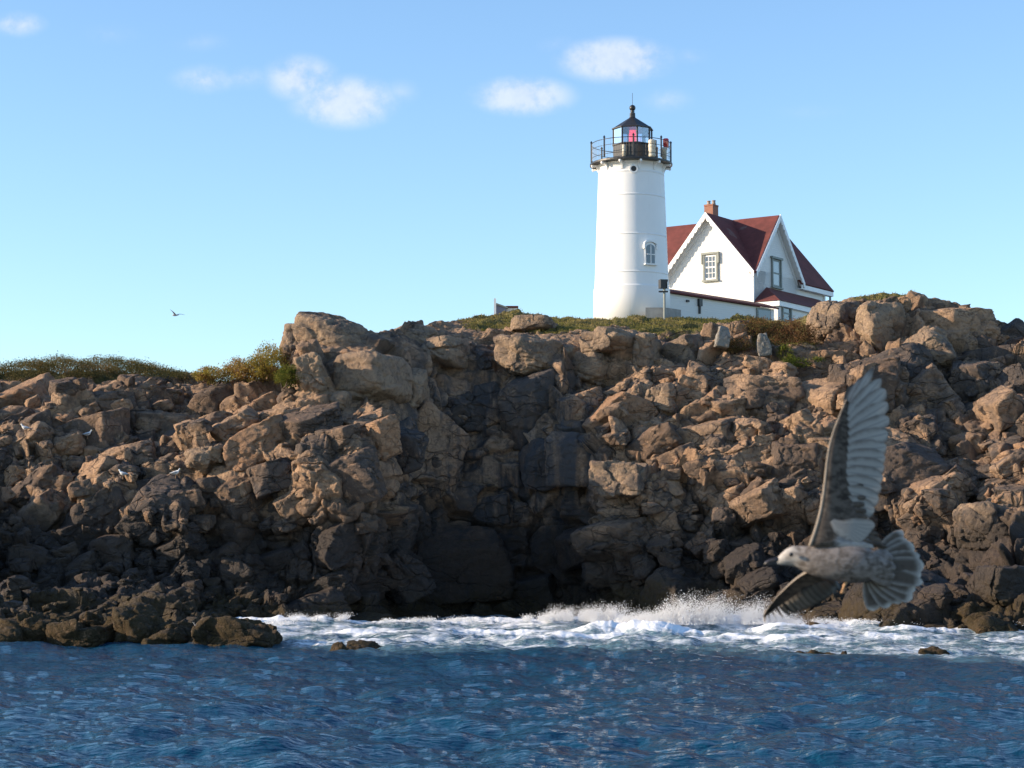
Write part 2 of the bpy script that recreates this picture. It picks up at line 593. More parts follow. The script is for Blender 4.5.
def build_cliff():
    pxs = np.concatenate([np.linspace(-300, -40, 60, endpoint=False), np.linspace(-40, 1064, 1080), np.linspace(1064, 1400, 70)[1:]])
    pys = np.arange(240, 662, 2.0)
    keys = sorted(FACE)
    D = np.array([np.interp(pys, [q[0] for q in sorted(FACE[k])], [q[1] for q in sorted(FACE[k])]) for k in keys])     # (cols, pys)
    G = np.array([np.interp(pxs, keys, D[:, j]) for j in range(len(pys))]).T        # (px, py)
    G = gauss1(G, 4.0, 0)
    G = gauss1(G, 1.6, 1)
    top = np.interp(pxs, [s[0] for s in SKYLINE], [s[1] for s in SKYLINE])
    NF, NB = 560, 46
    P = np.zeros((NF + NB, len(pxs), 3))
    P0 = np.zeros((NF + NB, len(pxs), 3))
    stepn = fbm(np.stack([pxs * 0.016, pxs * 0, pxs * 0], 1), 222, 4)
    depth_back = np.concatenate([np.cumsum(0.12 * 1.13 ** np.arange(NB - 8))])
    for i, px in enumerate(pxs):
        yy = np.linspace(661, top[i], 900)
        Y = np.interp(yy, pys, G[i])
        # worn steps: near-vertical risers and narrow treads, their edges wandering along the face
        ph = stepn[i] + 0.012 * (yy - 480)
        T_ = Y / 1.9 + ph * 0.9
        fr = T_ - np.floor(T_)
        Ys = (np.floor(T_) + smooth01(fr, 0.62, 0.98) - ph * 0.9) * 1.9 + 0.35
        Y0 = Y
        k_ = 0.6 * smooth01(yy, top[i] + 12, top[i] + 40)
        Y = Y * (1 - k_) + Ys * k_
        u = (px - 512.0) / FPX
        v = (384.0 - yy) / FPX
        c, s = math.cos(PITCH), math.sin(PITCH)
        dy = c - v * s
        X, Z = u / dy * Y, CAM_Z + (s + v * c) / dy * Y
        L = np.concatenate([[0], np.cumsum(np.hypot(np.diff(Y), np.diff(Z)))])
        Lr = np.linspace(0, L[-1], NF)
        P[:NF, i, 0] = np.interp(Lr, L, X)
        P[:NF, i, 1] = np.interp(Lr, L, Y)
        P[:NF, i, 2] = np.interp(Lr, L, Z)
        P0[:NF, i, 0] = np.interp(Lr, L, u / dy * Y0)
        P0[:NF, i, 1] = np.interp(Lr, L, Y0)
        P0[:NF, i, 2] = np.interp(Lr, L, CAM_Z + (s + v * c) / dy * Y0)
        e = P[NF - 1, i]
        nb = NB - 8
        P[NF:NF + nb, i, 0] = e[0] * (1 + 0.0 * depth_back)
        P[NF:NF + nb, i, 1] = e[1] + depth_back
        plat = 16.4 if 430 < px < 800 else e[2] - 0.4
        w = smooth01(depth_back, 0.5, 14)
        P[NF:NF + nb, i, 2] = e[2] * (1 - w) + plat * w - 0.02 * depth_back * (px < 300 or px > 800)
        for k in range(8):
            P[NF + nb + k, i] = P[NF + nb - 1, i] + np.array((0, (k + 1) * 3.0, 0))
            P[NF + nb + k, i, 2] = P[NF + nb - 1, i, 2] * (1 - ((k + 1) / 8.0) ** 2) - 3.0 * ((k + 1) / 8.0)
    P[:, :, 2] -= 0.0
    nr, nc = P.shape[:2]
    # blur depth seams of the plateau across columns
    P[NF:, :, 2] = gauss1(P[NF:, :, 2], 6.0, 1)
    P0[NF:] = P[NF:]
    du = np.gradient(P0, axis=1)
    dv = np.gradient(P0, axis=0)
    N = np.cross(du, dv)
    N /= np.linalg.norm(N, axis=2, keepdims=True) + 1e-9
    N = np.stack([gauss1(N[:, :, k], 10.0, 1) for k in range(3)], 2)
    N = np.stack([gauss1(N[:, :, k], 10.0, 0) for k in range(3)], 2)
    N /= np.linalg.norm(N, axis=2, keepdims=True) + 1e-9
    pts, nrm = P.reshape(-1, 3), N.reshape(-1, 3)
    PX = np.repeat(pxs[None, :], nr, 0).ravel()
    row = np.repeat(np.arange(nr)[:, None], nc, 1).ravel()
    # photo height of each vertex (only used to choose how blocky the stone is there)
    elev = (pts[:, 2] - CAM_Z) / pts[:, 1]
    PY = 384 - FPX * np.tan(np.arctan(elev) - PITCH)
    rough = np.interp(PX, [-300, 0, 120, 200, 280, 300, 380, 420, 560, 590, 620, 800, 1024, 1400], [1, 1.05, 1.05, 1, .85, .6, .55, .5, .55, .85, 1.1, 1.15, 1.15, 1.0])
    flat = smooth01(nrm[:, 2], 0.72, 0.96)
    grassy = smooth01(PX, 425, 500) * (1 - smooth01(PX, 770, 815)) * (1 - smooth01(PY, 329, 345)) * flat
    grassy = np.maximum(grassy, (PX < 200) * (1 - smooth01(PY, 372, 384)) * 0.9)
    grassy = np.maximum(grassy, 0.6 * smooth01(PX, 735, 760) * (1 - smooth01(PX, 810, 830)) * (1 - smooth01(PY, 350, 366)))
    grassy = np.maximum(grassy, 0.75 * smooth01(PX, 830, 850) * (1 - smooth01(PX, 905, 935)) * (1 - smooth01(PY, 293, 301)))
    rough = rough * (1 - 0.75 * flat * (row > NF - 90)) * (1 - 0.8 * (row >= NF)) * (1 - 0.6 * grassy)
    out, tint = rock_displace(pts, nrm, rough, 11)
    dsp = ((out - pts) * nrm).sum(1).reshape(nr, nc)
    soft = gauss1(gauss1(dsp, 3.5, 0), 3.5, 1)
    dsp = dsp + 0.2 * (dsp - soft)                     # crisper arrises and deeper cracks
    out = pts + nrm * dsp.ravel()[:, None]
    stain_shade = smooth01(PX, 370, 420) * (1 - smooth01(PX, 575, 610)) * smooth01(PY, 345, 380)  # cove: water stain deepened with painted shade
    stain_shade = np.maximum(stain_shade, 0.7 * smooth01(PX, 880, 910) * (1 - smooth01(PX, 1000, 1040)) * smooth01(PY, 350, 380) * (1 - smooth01(PY, 480, 500)))  # right recess: shade painted into the rock colour
    o = mesh_from('cliff', out, grid_faces(nr, nc), M_CLIFF, smooth=True, attrs={'tint': tint, 'grass': grassy, 'stain_shade': stain_shade})
    tag(o, kind='structure')
    return out.reshape(nr, nc, 3), pxs, grassy.reshape(nr, nc)


CLIFF, CLIFF_PX, CLIFF_GRASS = build_cliff()

from mathutils.bvhtree import BVHTree
_ds = CLIFF[::2, ::2]
_bvh = BVHTree.FromPolygons([tuple(p) for p in _ds.reshape(-1, 3)], [tuple(f) for f in grid_faces(*_ds.shape[:2])])


def on_cliff(px, py):
    """where the sight line through a photo point meets the rock"""
    u, w = ray(px, py)
    d = Vector((u, 1, w)).normalized()
    loc, nrm, _, _ = _bvh.ray_cast(Vector((0, 0, CAM_Z)), d)
    return loc, nrm


def ground_z(x, y):
    loc, nrm, _, _ = _bvh.ray_cast(Vector((x, y, 60)), Vector((0, 0, -1)))
    return loc.z if loc else 0.0

# ------------------------------------------------------------------ materials of the station
def tower_paint():
    """white paint with faint rust runs and patched areas"""
    m, t = new_mat('white_tower_paint')
    pos = t.n('ShaderNodeNewGeometry').outputs['Position']
    run = t.noise(t.scale_vec(pos, (3.2, 3.2, 0.16)), 1.0, 5.0, 0.65)
    patch = t.noise(pos, 0.7, 4.0, 0.6)
    c = t.mix(patch, (0.74, 0.74, 0.74), (0.84, 0.84, 0.83))
    c = t.mix(t.step(run, 0.60, 0.78, 0.0, 0.45), c, (0.52, 0.43, 0.34))
    t.principled(c, 0.5, t.bump(t.noise(pos, 6.0, 4.0), 0.15, 0.02))
    return m


M_WHITE = tower_paint()
M_CLAP = None


def clapboard_mat():
    m, t = new_mat('white_clapboard')
    geo = t.n('ShaderNodeNewGeometry')
    sep = t.n('ShaderNodeSeparateXYZ')
    t.put(sep.inputs[0], geo.outputs['Position'])
    z = t.math('FRACT', t.math('MULTIPLY', sep.outputs[2], 7.5))
    f = t.noise(geo.outputs['Position'], 0.8, 4.0)
    c = t.mix(f, (0.76, 0.76, 0.75), (0.82, 0.82, 0.81))
    t.principled(c, 0.6, t.bump(z, 0.8, 0.03))
    return m


def shingle_mat(name, color):
    m, t = new_mat(name)
    geo = t.n('ShaderNodeNewGeometry')
    pos = geo.outputs['Position']
    sep = t.n('ShaderNodeSeparateXYZ')
    t.put(sep.inputs[0], pos)
    course = t.math('FRACT', t.math('MULTIPLY', sep.outputs[2], 5.2))
    n = t.noise(pos, 2.2, 5.0, 0.65)
    n2 = t.noise(pos, 0.6, 4.0, 0.6)
    k = t.math('ADD', t.math('MULTIPLY', n, 0.6), t.math('MULTIPLY', n2, 0.4))
    c = t.mix(t.step(k, 0.35, 0.65), tuple(x * 0.75 for x in color), tuple(x * 1.25 for x in color))
    c = t.mix(t.step(n2, 0.64, 0.72, 0.0, 0.5), c, (0.22, 0.17, 0.14))
    t.principled(c, 0.85, t.bump(course, 0.3, 0.02))
    return m


M_CLAP = clapboard_mat()
M_TRIM = simple_mat('white_trim', (0.80, 0.80, 0.80), 0.5, 0.03)
M_ROOF = shingle_mat('red_shingles', (0.125, 0.030, 0.025))
M_BLACK = simple_mat('black_ironwork', (0.018, 0.018, 0.020), 0.45, 0.2)
M_GREYTRIM = simple_mat('grey_green_trim', (0.22, 0.24, 0.22), 0.6, 0.05)
M_BRICK = None


def brick_mat():
    m, t = new_mat('chimney_brick')
    co = t.n('ShaderNodeTexCoord').outputs['Object']
    b = t.n('ShaderNodeTexBrick')
    mp = t.n('ShaderNodeMapping')
    mp.inputs['Rotation'].default_value = (R(90), 0, 0)
    t.put(mp.inputs[0], co)
    t.put(b.inputs['Vector'], mp.outputs[0])
    b.inputs['Scale'].default_value = 4.0
    b.inputs['Color1'].default_value = (0.30, 0.11, 0.065, 1)
    b.inputs['Color2'].default_value = (0.22, 0.08, 0.05, 1)
    b.inputs['Mortar'].default_value = (0.30, 0.25, 0.2, 1)
    b.inputs['Mortar Size'].default_value = 0.02
    t.principled(b.outputs[0], 0.85)
    return m


M_BRICK = brick_mat()
M_POT = simple_mat('clay_pot', (0.30, 0.24, 0.20), 0.8, 0.2)
M_CONC = simple_mat('weathered_concrete', (0.30, 0.29, 0.27), 0.85, 0.2, 2.0, 0.2)
M_CREAM = simple_mat('cream_enamel', (0.62, 0.56, 0.45), 0.5, 0.15)
M_REDGLASS = None


def glass_mat(name, tint=(0.9, 0.95, 1.0), mixf=0.16):
    m, t = new_mat(name)
    tr = t.n('ShaderNodeBsdfTransparent')
    tr.inputs[0].default_value = tint + (1.0,)
    gl = t.n('ShaderNodeBsdfGlossy')
    gl.inputs['Roughness'].default_value = 0.03
    fr = t.n('ShaderNodeFresnel')
    fr.inputs[0].default_value = 1.5
    mx = t.n('ShaderNodeMixShader')
    t.put(mx.inputs[0], t.math('ADD', fr.outputs[0], mixf - 0.04, clamp=True))
    t.t.links.new(tr.outputs[0], mx.inputs[1])
    t.t.links.new(gl.outputs[0], mx.inputs[2])
    o = t.n('ShaderNodeOutputMaterial')
    t.t.links.new(mx.outputs[0], o.inputs[0])
    return m


M_GLASS = glass_mat('lantern_glass')


def pane_mat(name, col_, rough=0.06):
    m, t = new_mat(name)
    n = t.noise(t.n('ShaderNodeTexCoord').outputs['Object'], 1.4, 3.0)
    c = t.mix(n, tuple(x * 0.8 for x in col_), tuple(x * 1.2 for x in col_))
    t.principled(c, rough, None, Specular_IOR_Level=0.8)
    return m


M_PANE = pane_mat('window_pane', (0.10, 0.12, 0.14))
M_CURTAIN = pane_mat('curtained_pane', (0.36, 0.38, 0.38), 0.15)


def red_lens_mat():
    m, t = new_mat('red_lens')
    b = t.principled((0.55, 0.012, 0.015), 0.12)
    b.inputs['Emission Color'].default_value = (1.0, 0.04, 0.05, 1)
    b.inputs['Emission Strength'].default_value = 0.9
    return m


M_REDLENS = red_lens_mat()
M_LAMP = None


def lamp_mat():
    m, t = new_mat('lamp_core')
    b = t.principled((0.9, 0.3, 0.3), 0.3)
    b.inputs['Emission Color'].default_value = (1.0, 0.25, 0.25, 1)
    b.inputs['Emission Strength'].default_value = 2.2
    return m


M_LAMP = lamp_mat()
M_REDPLASTIC = simple_mat('red_plastic', (0.55, 0.03, 0.03), 0.3, 0.08)

# ------------------------------------------------------------------ lighthouse
TY = 114.0
TX = xat(632.0, TY)
TS = FPX / TY * 1.0                   # pixels per metre at the tower


def build_tower():
    z0 = zat(330, TY) - 0.2
    def z(py):
        if 110 < py < 168:
            py += 2.8 * min(1.0, (py - 110) / 9.0) * min(1.0, (168 - py) / 2.0)
        return zat(py, TY)
    def r(px):
        return px / TS
    root = thing('lighthouse', (TX, TY, z0), 'tall white conical lighthouse with black lantern room and red light', 'lighthouse')
    c = Vector((TX, TY, 0))
    # shaft: slightly tapered iron-lined brick tower with faint ring joints
    prof = [(r(38.6), z0), (r(38.5), z(296)), (r(38.3), z(290.4)), (r(38.3), z(289.6)), (r(37.7), z(289.1)), (r(37.6), z(288.6)), (r(37.45), z(287.6))]
    def rad(py):
        return r(33.0 + (py - 168) * (37.4 - 33.0) / (289 - 168))
    joints = [276, 238.5, 199.5, 176.5]
    for j in joints:
        prof += [(rad(j + 1.4), z(j + 1.4)), (rad(j), z(j + 0.5)), (rad(j) + 0.007, z(j + 0.4)), (rad(j) + 0.007, z(j - 0.4)), (rad(j), z(j - 0.5)), (rad(j - 1.4), z(j - 1.4))]
    prof += [(r(33.0), z(168)), (r(33.8), z(165)), (r(34.6), z(163.4))]
    b = MB(); b.lathe(c, prof, 96); b.build('shaft', M_WHITE, root, True)
    # smooth shading keeps the ring joints as soft lips
    # gallery deck
    b = MB(); b.lathe(c, [(r(33), z(163.6)), (r(41.5), z(163.4)), (r(41.8), z(163.2)), (r(41.8), z(161.6)), (r(41.0), z(161.2)), (0.02, z(161.2))], 64)
    deck = b.build('gallery_deck', M_BLACK, root)
    # scrolled brackets under the deck
    for k in range(12):
        g = 2 * math.pi * (k + 0.35) / 12
        d = Vector((math.cos(g), math.sin(g), 0)); tng = Vector((-d.y, d.x, 0))
        pts2 = [(32.6, 163.7), (41.3, 163.7), (41.3, 165.6), (39.0, 166.6), (36.4, 168.4), (34.6, 171.2), (34.0, 174.2), (33.0, 174.6)]
        b = MB()
        b.slab([c + d * r(a) + Vector((0, 0, z(y))) - tng * 0.055 for a, y in pts2], tng * 0.11)
        b.lathe(c + d * r(40.4) + Vector((0, 0, z(167.2))), [(0.01, -0.07), (0.07, 0), (0.07, 0.09), (0.01, 0.1)], 8)
        b.build('bracket', M_TRIM, root)
    # railing posts with finials
    npost = 8
    for k in range(npost):
        g = 2 * math.pi * k / npost
        p = c + Vector((math.cos(g), math.sin(g), 0)) * r(40.3)
        b = MB()
        b.tube([p + Vector((0, 0, z(160))), p + Vector((0, 0, z(140.4)))], 0.045, 8)
        b.lathe(p, [(0.02, z(141)), (0.075, z(140.2)), (0.05, z(139.4)), (0.01, z(138.2))], 8)
        b.build('railing_post', M_BLACK, root)
    b = MB()
    for py, rr in ((142.0, 0.02), (148.0, 0.014), (156.6, 0.014)):
        ring = [c + Vector((math.cos(2 * math.pi * k / 64), math.sin(2 * math.pi * k / 64), 0)) * r(40.3) + Vector((0, 0, z(py))) for k in range(65)]
        b.tube(ring, rr, 6, False)
    for k in range(90):
        g = 2 * math.pi * k / 90
        p = c + Vector((math.cos(g), math.sin(g), 0)) * r(40.3)
        b.tube([p + Vector((0, 0, z(159.5))), p + Vector((0, 0, z(142)))], 0.005, 4, False)
    b.build('railing_mesh', M_BLACK, root)
    # lantern: octagonal parapet, glazing, roof
    lc = c + Vector((r(1.6), 0, 0))
    ph = R(10)
    R0 = r(20.2)
    b = MB(); b.lathe(lc, [(R0 * 1.02, z(159.2)), (R0 * 1.02, z(158)), (R0, z(157.8)), (R0, z(144.2)), (R0 * 1.05, z(143.8)), (R0 * 1.05, z(142.6)), (R0 * 0.9, z(142.4))], 8, ph)
    b.build('lantern_parapet', M_BLACK, root)
    for k in range(8):
        g = ph + 2 * math.pi * k / 8
        p = lc + Vector((math.cos(g), math.sin(g), 0)) * (R0 * 0.985)
        b = MB(); b.tube([p + Vector((0, 0, z(143))), p + Vector((0, 0, z(127)))], 0.05, 6)
        b.build('glazing_bar', M_BLACK, root)
    g8 = [lc + Vector((math.cos(ph + 2 * math.pi * k / 8), math.sin(ph + 2 * math.pi * k / 8), 0)) * (R0 * 0.985) for k in range(9)]
    b = MB()
    for k in range(8):
        a1, a2 = g8[k], g8[k + 1]
        e = (a2 - a1).normalized()
        n_ = Vector((e.y, -e.x, 0))
        b.slab([a1 + e * .05 + Vector((0, 0, z(142.9))), a2 - e * .05 + Vector((0, 0, z(142.9))), a2 - e * .05 + Vector((0, 0, z(127.2))), a1 + e * .05 + Vector((0, 0, z(127.2)))], n_ * -0.015)
    b.build('lantern_glazing', M_GLASS, root)
    b = MB(); b.lathe(lc, [(R0 * 0.95, z(127.8)), (R0 * 0.95, z(127.4)), (R0 * 1.07, z(127.3)), (R0 * 1.07, z(126.4)), (R0 * 0.95, z(125.3)), (r(3.6), z(116.2)), (r(3.0), z(115.6)), (r(2.8), z(112.2))], 8, ph)
    rf = b.build('lantern_roof', M_BLACK, root)
    b = MB(); b.lathe(lc, [(r(2.9), z(114)), (r(1.8), z(112.6)), (r(1.6), z(111.6)), (r(2.4), z(110.9))] + [(r(3.2) * math.cos(a), z(108.0) + r(3.2) * math.sin(a)) for a in np.linspace(-1.1, 1.45, 9)] + [(0.01, z(104.7))], 20)
    b.build('ball_finial', M_BLACK, rf, True)
    b = MB(); b.tube([lc + Vector((0, 0, z(105))), lc + Vector((0, 0, z(93)))], 0.012, 6); b.build('lightning_rod', M_BLACK, rf)
    # lens and lamp
    b = MB(); b.lathe(lc, [(0.25, z(147)), (r(3.2), z(143.4)), (r(3.7), z(141)), (r(3.9), z(136)), (r(3.7), z(131)), (r(3.0), z(128.8)), (0.2, z(127.8))], 24)
    lens = b.build('lens', M_REDLENS, root, True)
    # pale ventilator tubes on the lantern parapet corner
    for ang, rr in ((-118, 1.0), ):
        g = R(ang)
        p = lc + Vector((math.cos(g), math.sin(g), 0)) * (R0 * 1.04)
        b = MB(); b.lathe(p, [(0.02, z(157.4)), (0.10, z(157)), (0.10, z(145.6)), (0.02, z(145.2))], 10)
        b.build('vent_pipe', M_CREAM, root, True)
    # round port with white rim
    fr = Vector((0, -1, 0))
    def ring(px, py, rad_o, rad_i, mat_o, mat_i):
        ang = math.asin(max(-1, min(1, (px - 632.0) / 33.4)))
        d = Vector((math.sin(ang), -math.cos(ang), 0))
        t_ = Vector((d.y, -d.x, 0)) * -1
        p = c + d * (rad(py) - 0.05) + Vector((0, 0, z(py)))
        b1 = MB()
        vs = []
        for rr, off in ((rad_o, 0), (rad_o, .12), (rad_i, .12), (rad_i, 0.02)):
            vs += [p + t_ * (rr * math.cos(2 * math.pi * k / 20)) + Vector((0, 0, rr * math.sin(2 * math.pi * k / 20))) + d * off for k in range(20)]
        b1.add(vs, [(i * 20 + k, i * 20 + (k + 1) % 20, (i + 1) * 20 + (k + 1) % 20, (i + 1) * 20 + k) for i in range(3) for k in range(20)])
        w = b1.build('port_window', mat_o, root)
        b2 = MB()
        vs = [p + t_ * (rad_i * math.cos(2 * math.pi * k / 20)) + Vector((0, 0, rad_i * math.sin(2 * math.pi * k / 20))) + d * 0.08 for k in range(20)]
        b2.slab(vs, d * -0.05)
        g_ = b2.build('pane', mat_i, root)
        g_.parent = w
        return w
    ring(632.5, 175, 0.24, 0.155, M_TRIM, M_BLACK)
    # arched window with hood, seen on the right of the shaft
    ang = math.asin((648 - 632.0) / 35.5)
    d = Vector((math.sin(ang), -math.cos(ang), 0)); t_ = Vector((math.cos(ang), math.sin(ang), 0)); up = Vector((0, 0, 1))
    zc, zt, zb = z(259), z(250), z(268.6)
    hw = r(4.4) / math.cos(ang)
    base = c + d * (rad(259) - 0.12)
    def arch(hw_, zb_, zs_, rise, off):
        pts = [base + d * off - t_ * hw_ + up * zb_, base + d * off + t_ * hw_ + up * zb_]
        for k in range(9):
            a = math.pi * k / 8
            pts.append(base + d * off + t_ * (hw_ * math.cos(a)) + up * (zs_ + rise * math.sin(a)))
        return pts
    w = MB(); w.slab(arch(hw * 1.25, zb - 0.05, z(252.5), 0.30, 0.0), d * 0.17)
    win = w.build('window', M_TRIM, root)
    w = MB(); w.slab(arch(hw * 0.95, zb + 0.04, z(253), 0.2, 0.10), d * 0.10); pn = w.build('pane', M_PANE, root); pn.parent = win
    w = MB()
    w.box(base + d * 0.21 + up * ((zb + z(250.5)) / 2), (0.05, 0.04, z(250.5) - zb), (t_, d, up))
    w.box(base + d * 0.21 + up * z(259.3), (hw * 1.8, 0.04, 0.05), (t_, d, up))
    w.box(base + d * 0.19 + up * (zb - 0.03), (hw * 2.9, 0.2, 0.08), (t_, d, up))
    s = w.build('sash', M_TRIM, root); s.parent = win
    w = MB()
    for k in range(8):
        a1, a2 = R(18 + 18 * k), R(18 + 18 * (k + 1))
        r1, r2 = hw * 1.55, hw * 1.55
        p1 = base + t_ * (r1 * math.cos(a1)) + up * (z(251.6) + 0.26 * math.sin(a1)); p2 = base + t_ * (r1 * math.cos(a2)) + up * (z(251.6) + 0.26 * math.sin(a2))
        q = up * 0.13
        w.slab([p1, p2, p2 + q, p1 + q], d * 0.24)
    for sg in (-1, 1):
        w.box(base + t_ * (sg * hw * 1.42) + d * 0.12 + up * (z(251.8)), (0.09, 0.24, 0.24), (t_, d, up))
    h_ = w.build('hood', M_TRIM, root); h_.parent = win
    # equipment on the gallery: a ribbed pale drum and a red beacon
    zd = z(159.0)
    def gp(px, depth):
        return Vector((xat(px, TY), TY - depth, 0))
    p = gp(651.3, r(24))
    t1 = thing('fog_signal', (p.x, p.y, zd), 'cream ribbed fog signal drum beside the black lantern on the gallery', 'fog signal')
    pr = [(0.02, zd), (r(2.9), zd)]
    for a in (157, 152.8, 148.2, 144):
        pr += [(r(3.4), z(a + 1.4)), (r(3.7), z(a + .5)), (r(3.7), z(a - .5)), (r(3.3), z(a - 1.4))]
    pr += [(r(2.9), z(141.8)), (0.02, z(141.4))]
    b = MB(); b.lathe(p, pr, 20); b.build('drum', M_CREAM, t1, True)
    b = MB(); b.lathe(p + Vector((r(3.2), 0.1, 0)), [(0.02, zd), (0.1, zd + .01), (0.1, z(142)), (0.02, z(141.7))], 10); b.build('bracket_pipe', M_BLACK, t1)
    p = gp(664.6, r(12))
    t2 = thing('backup_beacon', (p.x, p.y, zd), 'small red backup beacon on cream pedestal at the railing', 'beacon')
    b = MB(); b.lathe(p, [(0.02, zd), (r(2.4), zd), (r(2.5), z(150)), (r(2.9), z(149.4)), (r(2.9), z(147.2)), (0.02, z(147))], 16); b.build('pedestal', M_CREAM, t2, True)
    b = MB(); b.lathe(p + Vector((r(1.6), 0, 0)), [(0.02, z(147.1)), (r(2.6), z(147)), (r(2.6), z(145.6)), (r(3.0), z(145.2)), (r(3.0), z(139.2)), (r(2.3), z(138.3)), (0.02, z(138.1))], 16); b.build('red_lens', M_REDPLASTIC, t2, True)
    return root


build_tower()

# ------------------------------------------------------------------ keeper's house: two crossing gabled wings
TH = R(34.2)
HA = Vector((-math.sin(TH), -math.cos(TH), 0))      # outward from the sunlit gable
HB = Vector((math.cos(TH), -math.sin(TH), 0))       # outward from the shaded gable
UP = Vector((0, 0, 1))
HY = 124.0
HK = at(752.5, 268.5, HY)
HW = 3.0
EAVE = HK.z
HO = Vector((HK.x, HK.y, 0)) - (HA + HB) * HW
RISE = 3.55


def hp(a, b, h):
    return HO + HA * a + HB * b + UP * (EAVE + h)


def build_house():
    gz = 15.0 - EAVE
    root = thing('keepers_house', (HO.x, HO.y, 16.4), 'white clapboard house with steep red crossed gables and scalloped bargeboards', 'house')
    def pitch(d):
        return RISE * (1 - d / HW)
    # walls: one closed solid per wing, the shorter one butting 4 mm inside
    w = MB()
    def wing(pa, ends, inset):
        hw = HW - inset
        def q(l, s, h):
            return hp(l, s, h) if pa else hp(s, l, h)
        prof = [(-hw, gz), (hw, gz), (hw, 0), (0, RISE - inset), (-hw, 0)]
        l0, l1 = ends
        n = 5
        vs = [q(l0, s, h) for s, h in prof] + [q(l1, s, h) for s, h in prof]
        w.add(vs, [tuple(range(n)), tuple(range(n, 2 * n))] + [(i, (i + 1) % n, n + (i + 1) % n, n + i) for i in range(n)])
    wing(True, (-6.9, HW), 0.0)
    wing(False, (-6.4, HW), 0.004)
    w.build('wall', M_CLAP, root)
    # roof planes, 0.14 thick, with overhang; crossing wings cut at the valleys
    r_ = MB()
    OV, T = 0.32, 0.14
    def plane(pts, n):
        r_.slab(pts, n * T)
    sl = RISE / HW
    low = -OV * sl
    nlen = math.hypot(RISE, HW)
    def P(pa, l, s):
        h = RISE * (1 - abs(s) / HW)
        return hp(l, s, h + 0.02) if pa else hp(s, l, h + 0.02)
    E = HW + OV
    def nrm(pa, sg):
        d = HB if pa else HA
        return (d * (sg * RISE) + UP * HW).normalized()
    EA = HW + 0.38          # gable overhang
    # wing along A: its four half planes, cut along the valley lines to the ridge crossing
    plane([P(True, EA, 0), P(True, EA, E), P(True, HW, E), P(True, HW, HW), P(True, 0, 0)], nrm(True, 1))
    plane([P(True, EA, 0), P(True, EA, -E), P(True, HW, -E), P(True, HW, -HW), P(True, 0, 0)], nrm(True, -1))
    plane([P(True, -7.6, 0), P(True, -7.6, E), P(True, -HW, E), P(True, -HW, HW), P(True, 0, 0)], nrm(True, 1))
    plane([P(True, -7.6, 0), P(True, -7.6, -E), P(True, -HW, -E), P(True, -HW, -HW), P(True, 0, 0)], nrm(True, -1))
    plane([P(False, EA, 0), P(False, EA, E), P(False, HW, E), P(False, HW, HW), P(False, 0, 0)], nrm(False, 1))
    plane([P(False, EA, 0), P(False, EA, -E), P(False, HW, -E), P(False, HW, -HW), P(False, 0, 0)], nrm(False, -1))
    plane([P(False, -6.8, 0), P(False, -6.8, E), P(False, -HW, E), P(False, -HW, HW), P(False, 0, 0)], nrm(False, 1))
    plane([P(False, -6.8, 0), P(False, -6.8, -E), P(False, -HW, -E), P(False, -HW, -HW), P(False, 0, 0)], nrm(False, -1))
    roof = r_.build('roof', M_ROOF, root)
    # scalloped bargeboards on both gables and the far one
    def barge(pa, l):
        b = MB()
        out = HA if pa else HB
        if l < 0:
            out = out * -1
        for sg in (-1, 1):
            n = 13
            top = [P(pa, l, sg * (E * k / (n * 6))) + UP * 0.15 for k in range(n * 6 + 1)]
            lo = []
            for k in range(n * 6 + 1):
                ph = (k % 6) / 6.0
                dep = 0.30 + 0.15 * math.sin(math.pi * ph) ** 0.7
                lo.append(top[k] - UP * dep)
            vs, fs = [], []
            m = len(top)
            for k in range(m):
                vs += [top[k] - UP * 0.01, lo[k], top[k] - UP * 0.01 + out * 0.07, lo[k] + out * 0.07]
            for k in range(m - 1):
                i, j = 4 * k, 4 * k + 4
                fs += [(i, j, j + 1, i + 1), (i + 2, i + 3, j + 3, j + 2), (i + 1, j + 1, j + 3, i + 3), (i, i + 2, j + 2, j)]
            b.add(vs, fs)
        b.build('bargeboard', M_TRIM, root)
    for pa in (True, False):
        for sg in (-1, 1):
            b = MB()
            q0, q1 = P(pa, HW + 0.06, 0), P(pa, HW + 0.06, sg * E)
            ln = (HA if pa else HB) * (EA - HW - 0.07)
            dn = nrm(pa, sg) * -0.03
            b.slab([q0 + dn, q1 + dn, q1 + dn + ln, q0 + dn + ln], nrm(pa, sg) * 0.022)
            b.build('soffit', M_TRIM, root)
    barge(True, EA + 0.004)
    barge(False, EA + 0.004)
    barge(True, -7.61)
    # rake boards against the wall, frieze and corner boards
    b = MB()
    for pa in (True, False):
        out = HA if pa else HB
        for sg in (-1, 1):
            p1, p2 = P(pa, HW + 0.012, 0), P(pa, HW + 0.012, sg * HW)
            b.slab([p1 - UP * 0.03, p2 - UP * 0.03, p2 - UP * 0.42, p1 - UP * 0.42], out * 0.04)
    b.build('rake_board', M_TRIM, root)
    b = MB()
    b.box(hp(HW + .03, HW + .03, gz / 2 - .1), (0.16, 0.16, -gz - .2), (HA, HB, UP))
    b.build('corner_board', M_TRIM, root)
    b = MB()
    b.box(hp(-6.87, HW + .03, gz / 2 - .1), (0.16, 0.16, -gz - .2), (HA, HB, UP))
    b.build('corner_board', M_TRIM, root)
    # eave fascia of the rear wing beyond the shaded gable
    b = MB()
    b.box(hp((-7.6 - HW) / 2, E + 0.02, low - 0.10), (7.6 - HW, 0.06, 0.28), (HA, HB, UP))
    b.box(hp((-7.6 - HW) / 2, (E + HW) / 2 + .02, low - 0.22), (7.6 - HW - 0.02, E - HW - 0.02, 0.05), (HA, HB, UP))
    b.build('eave_fascia', M_TRIM, root)
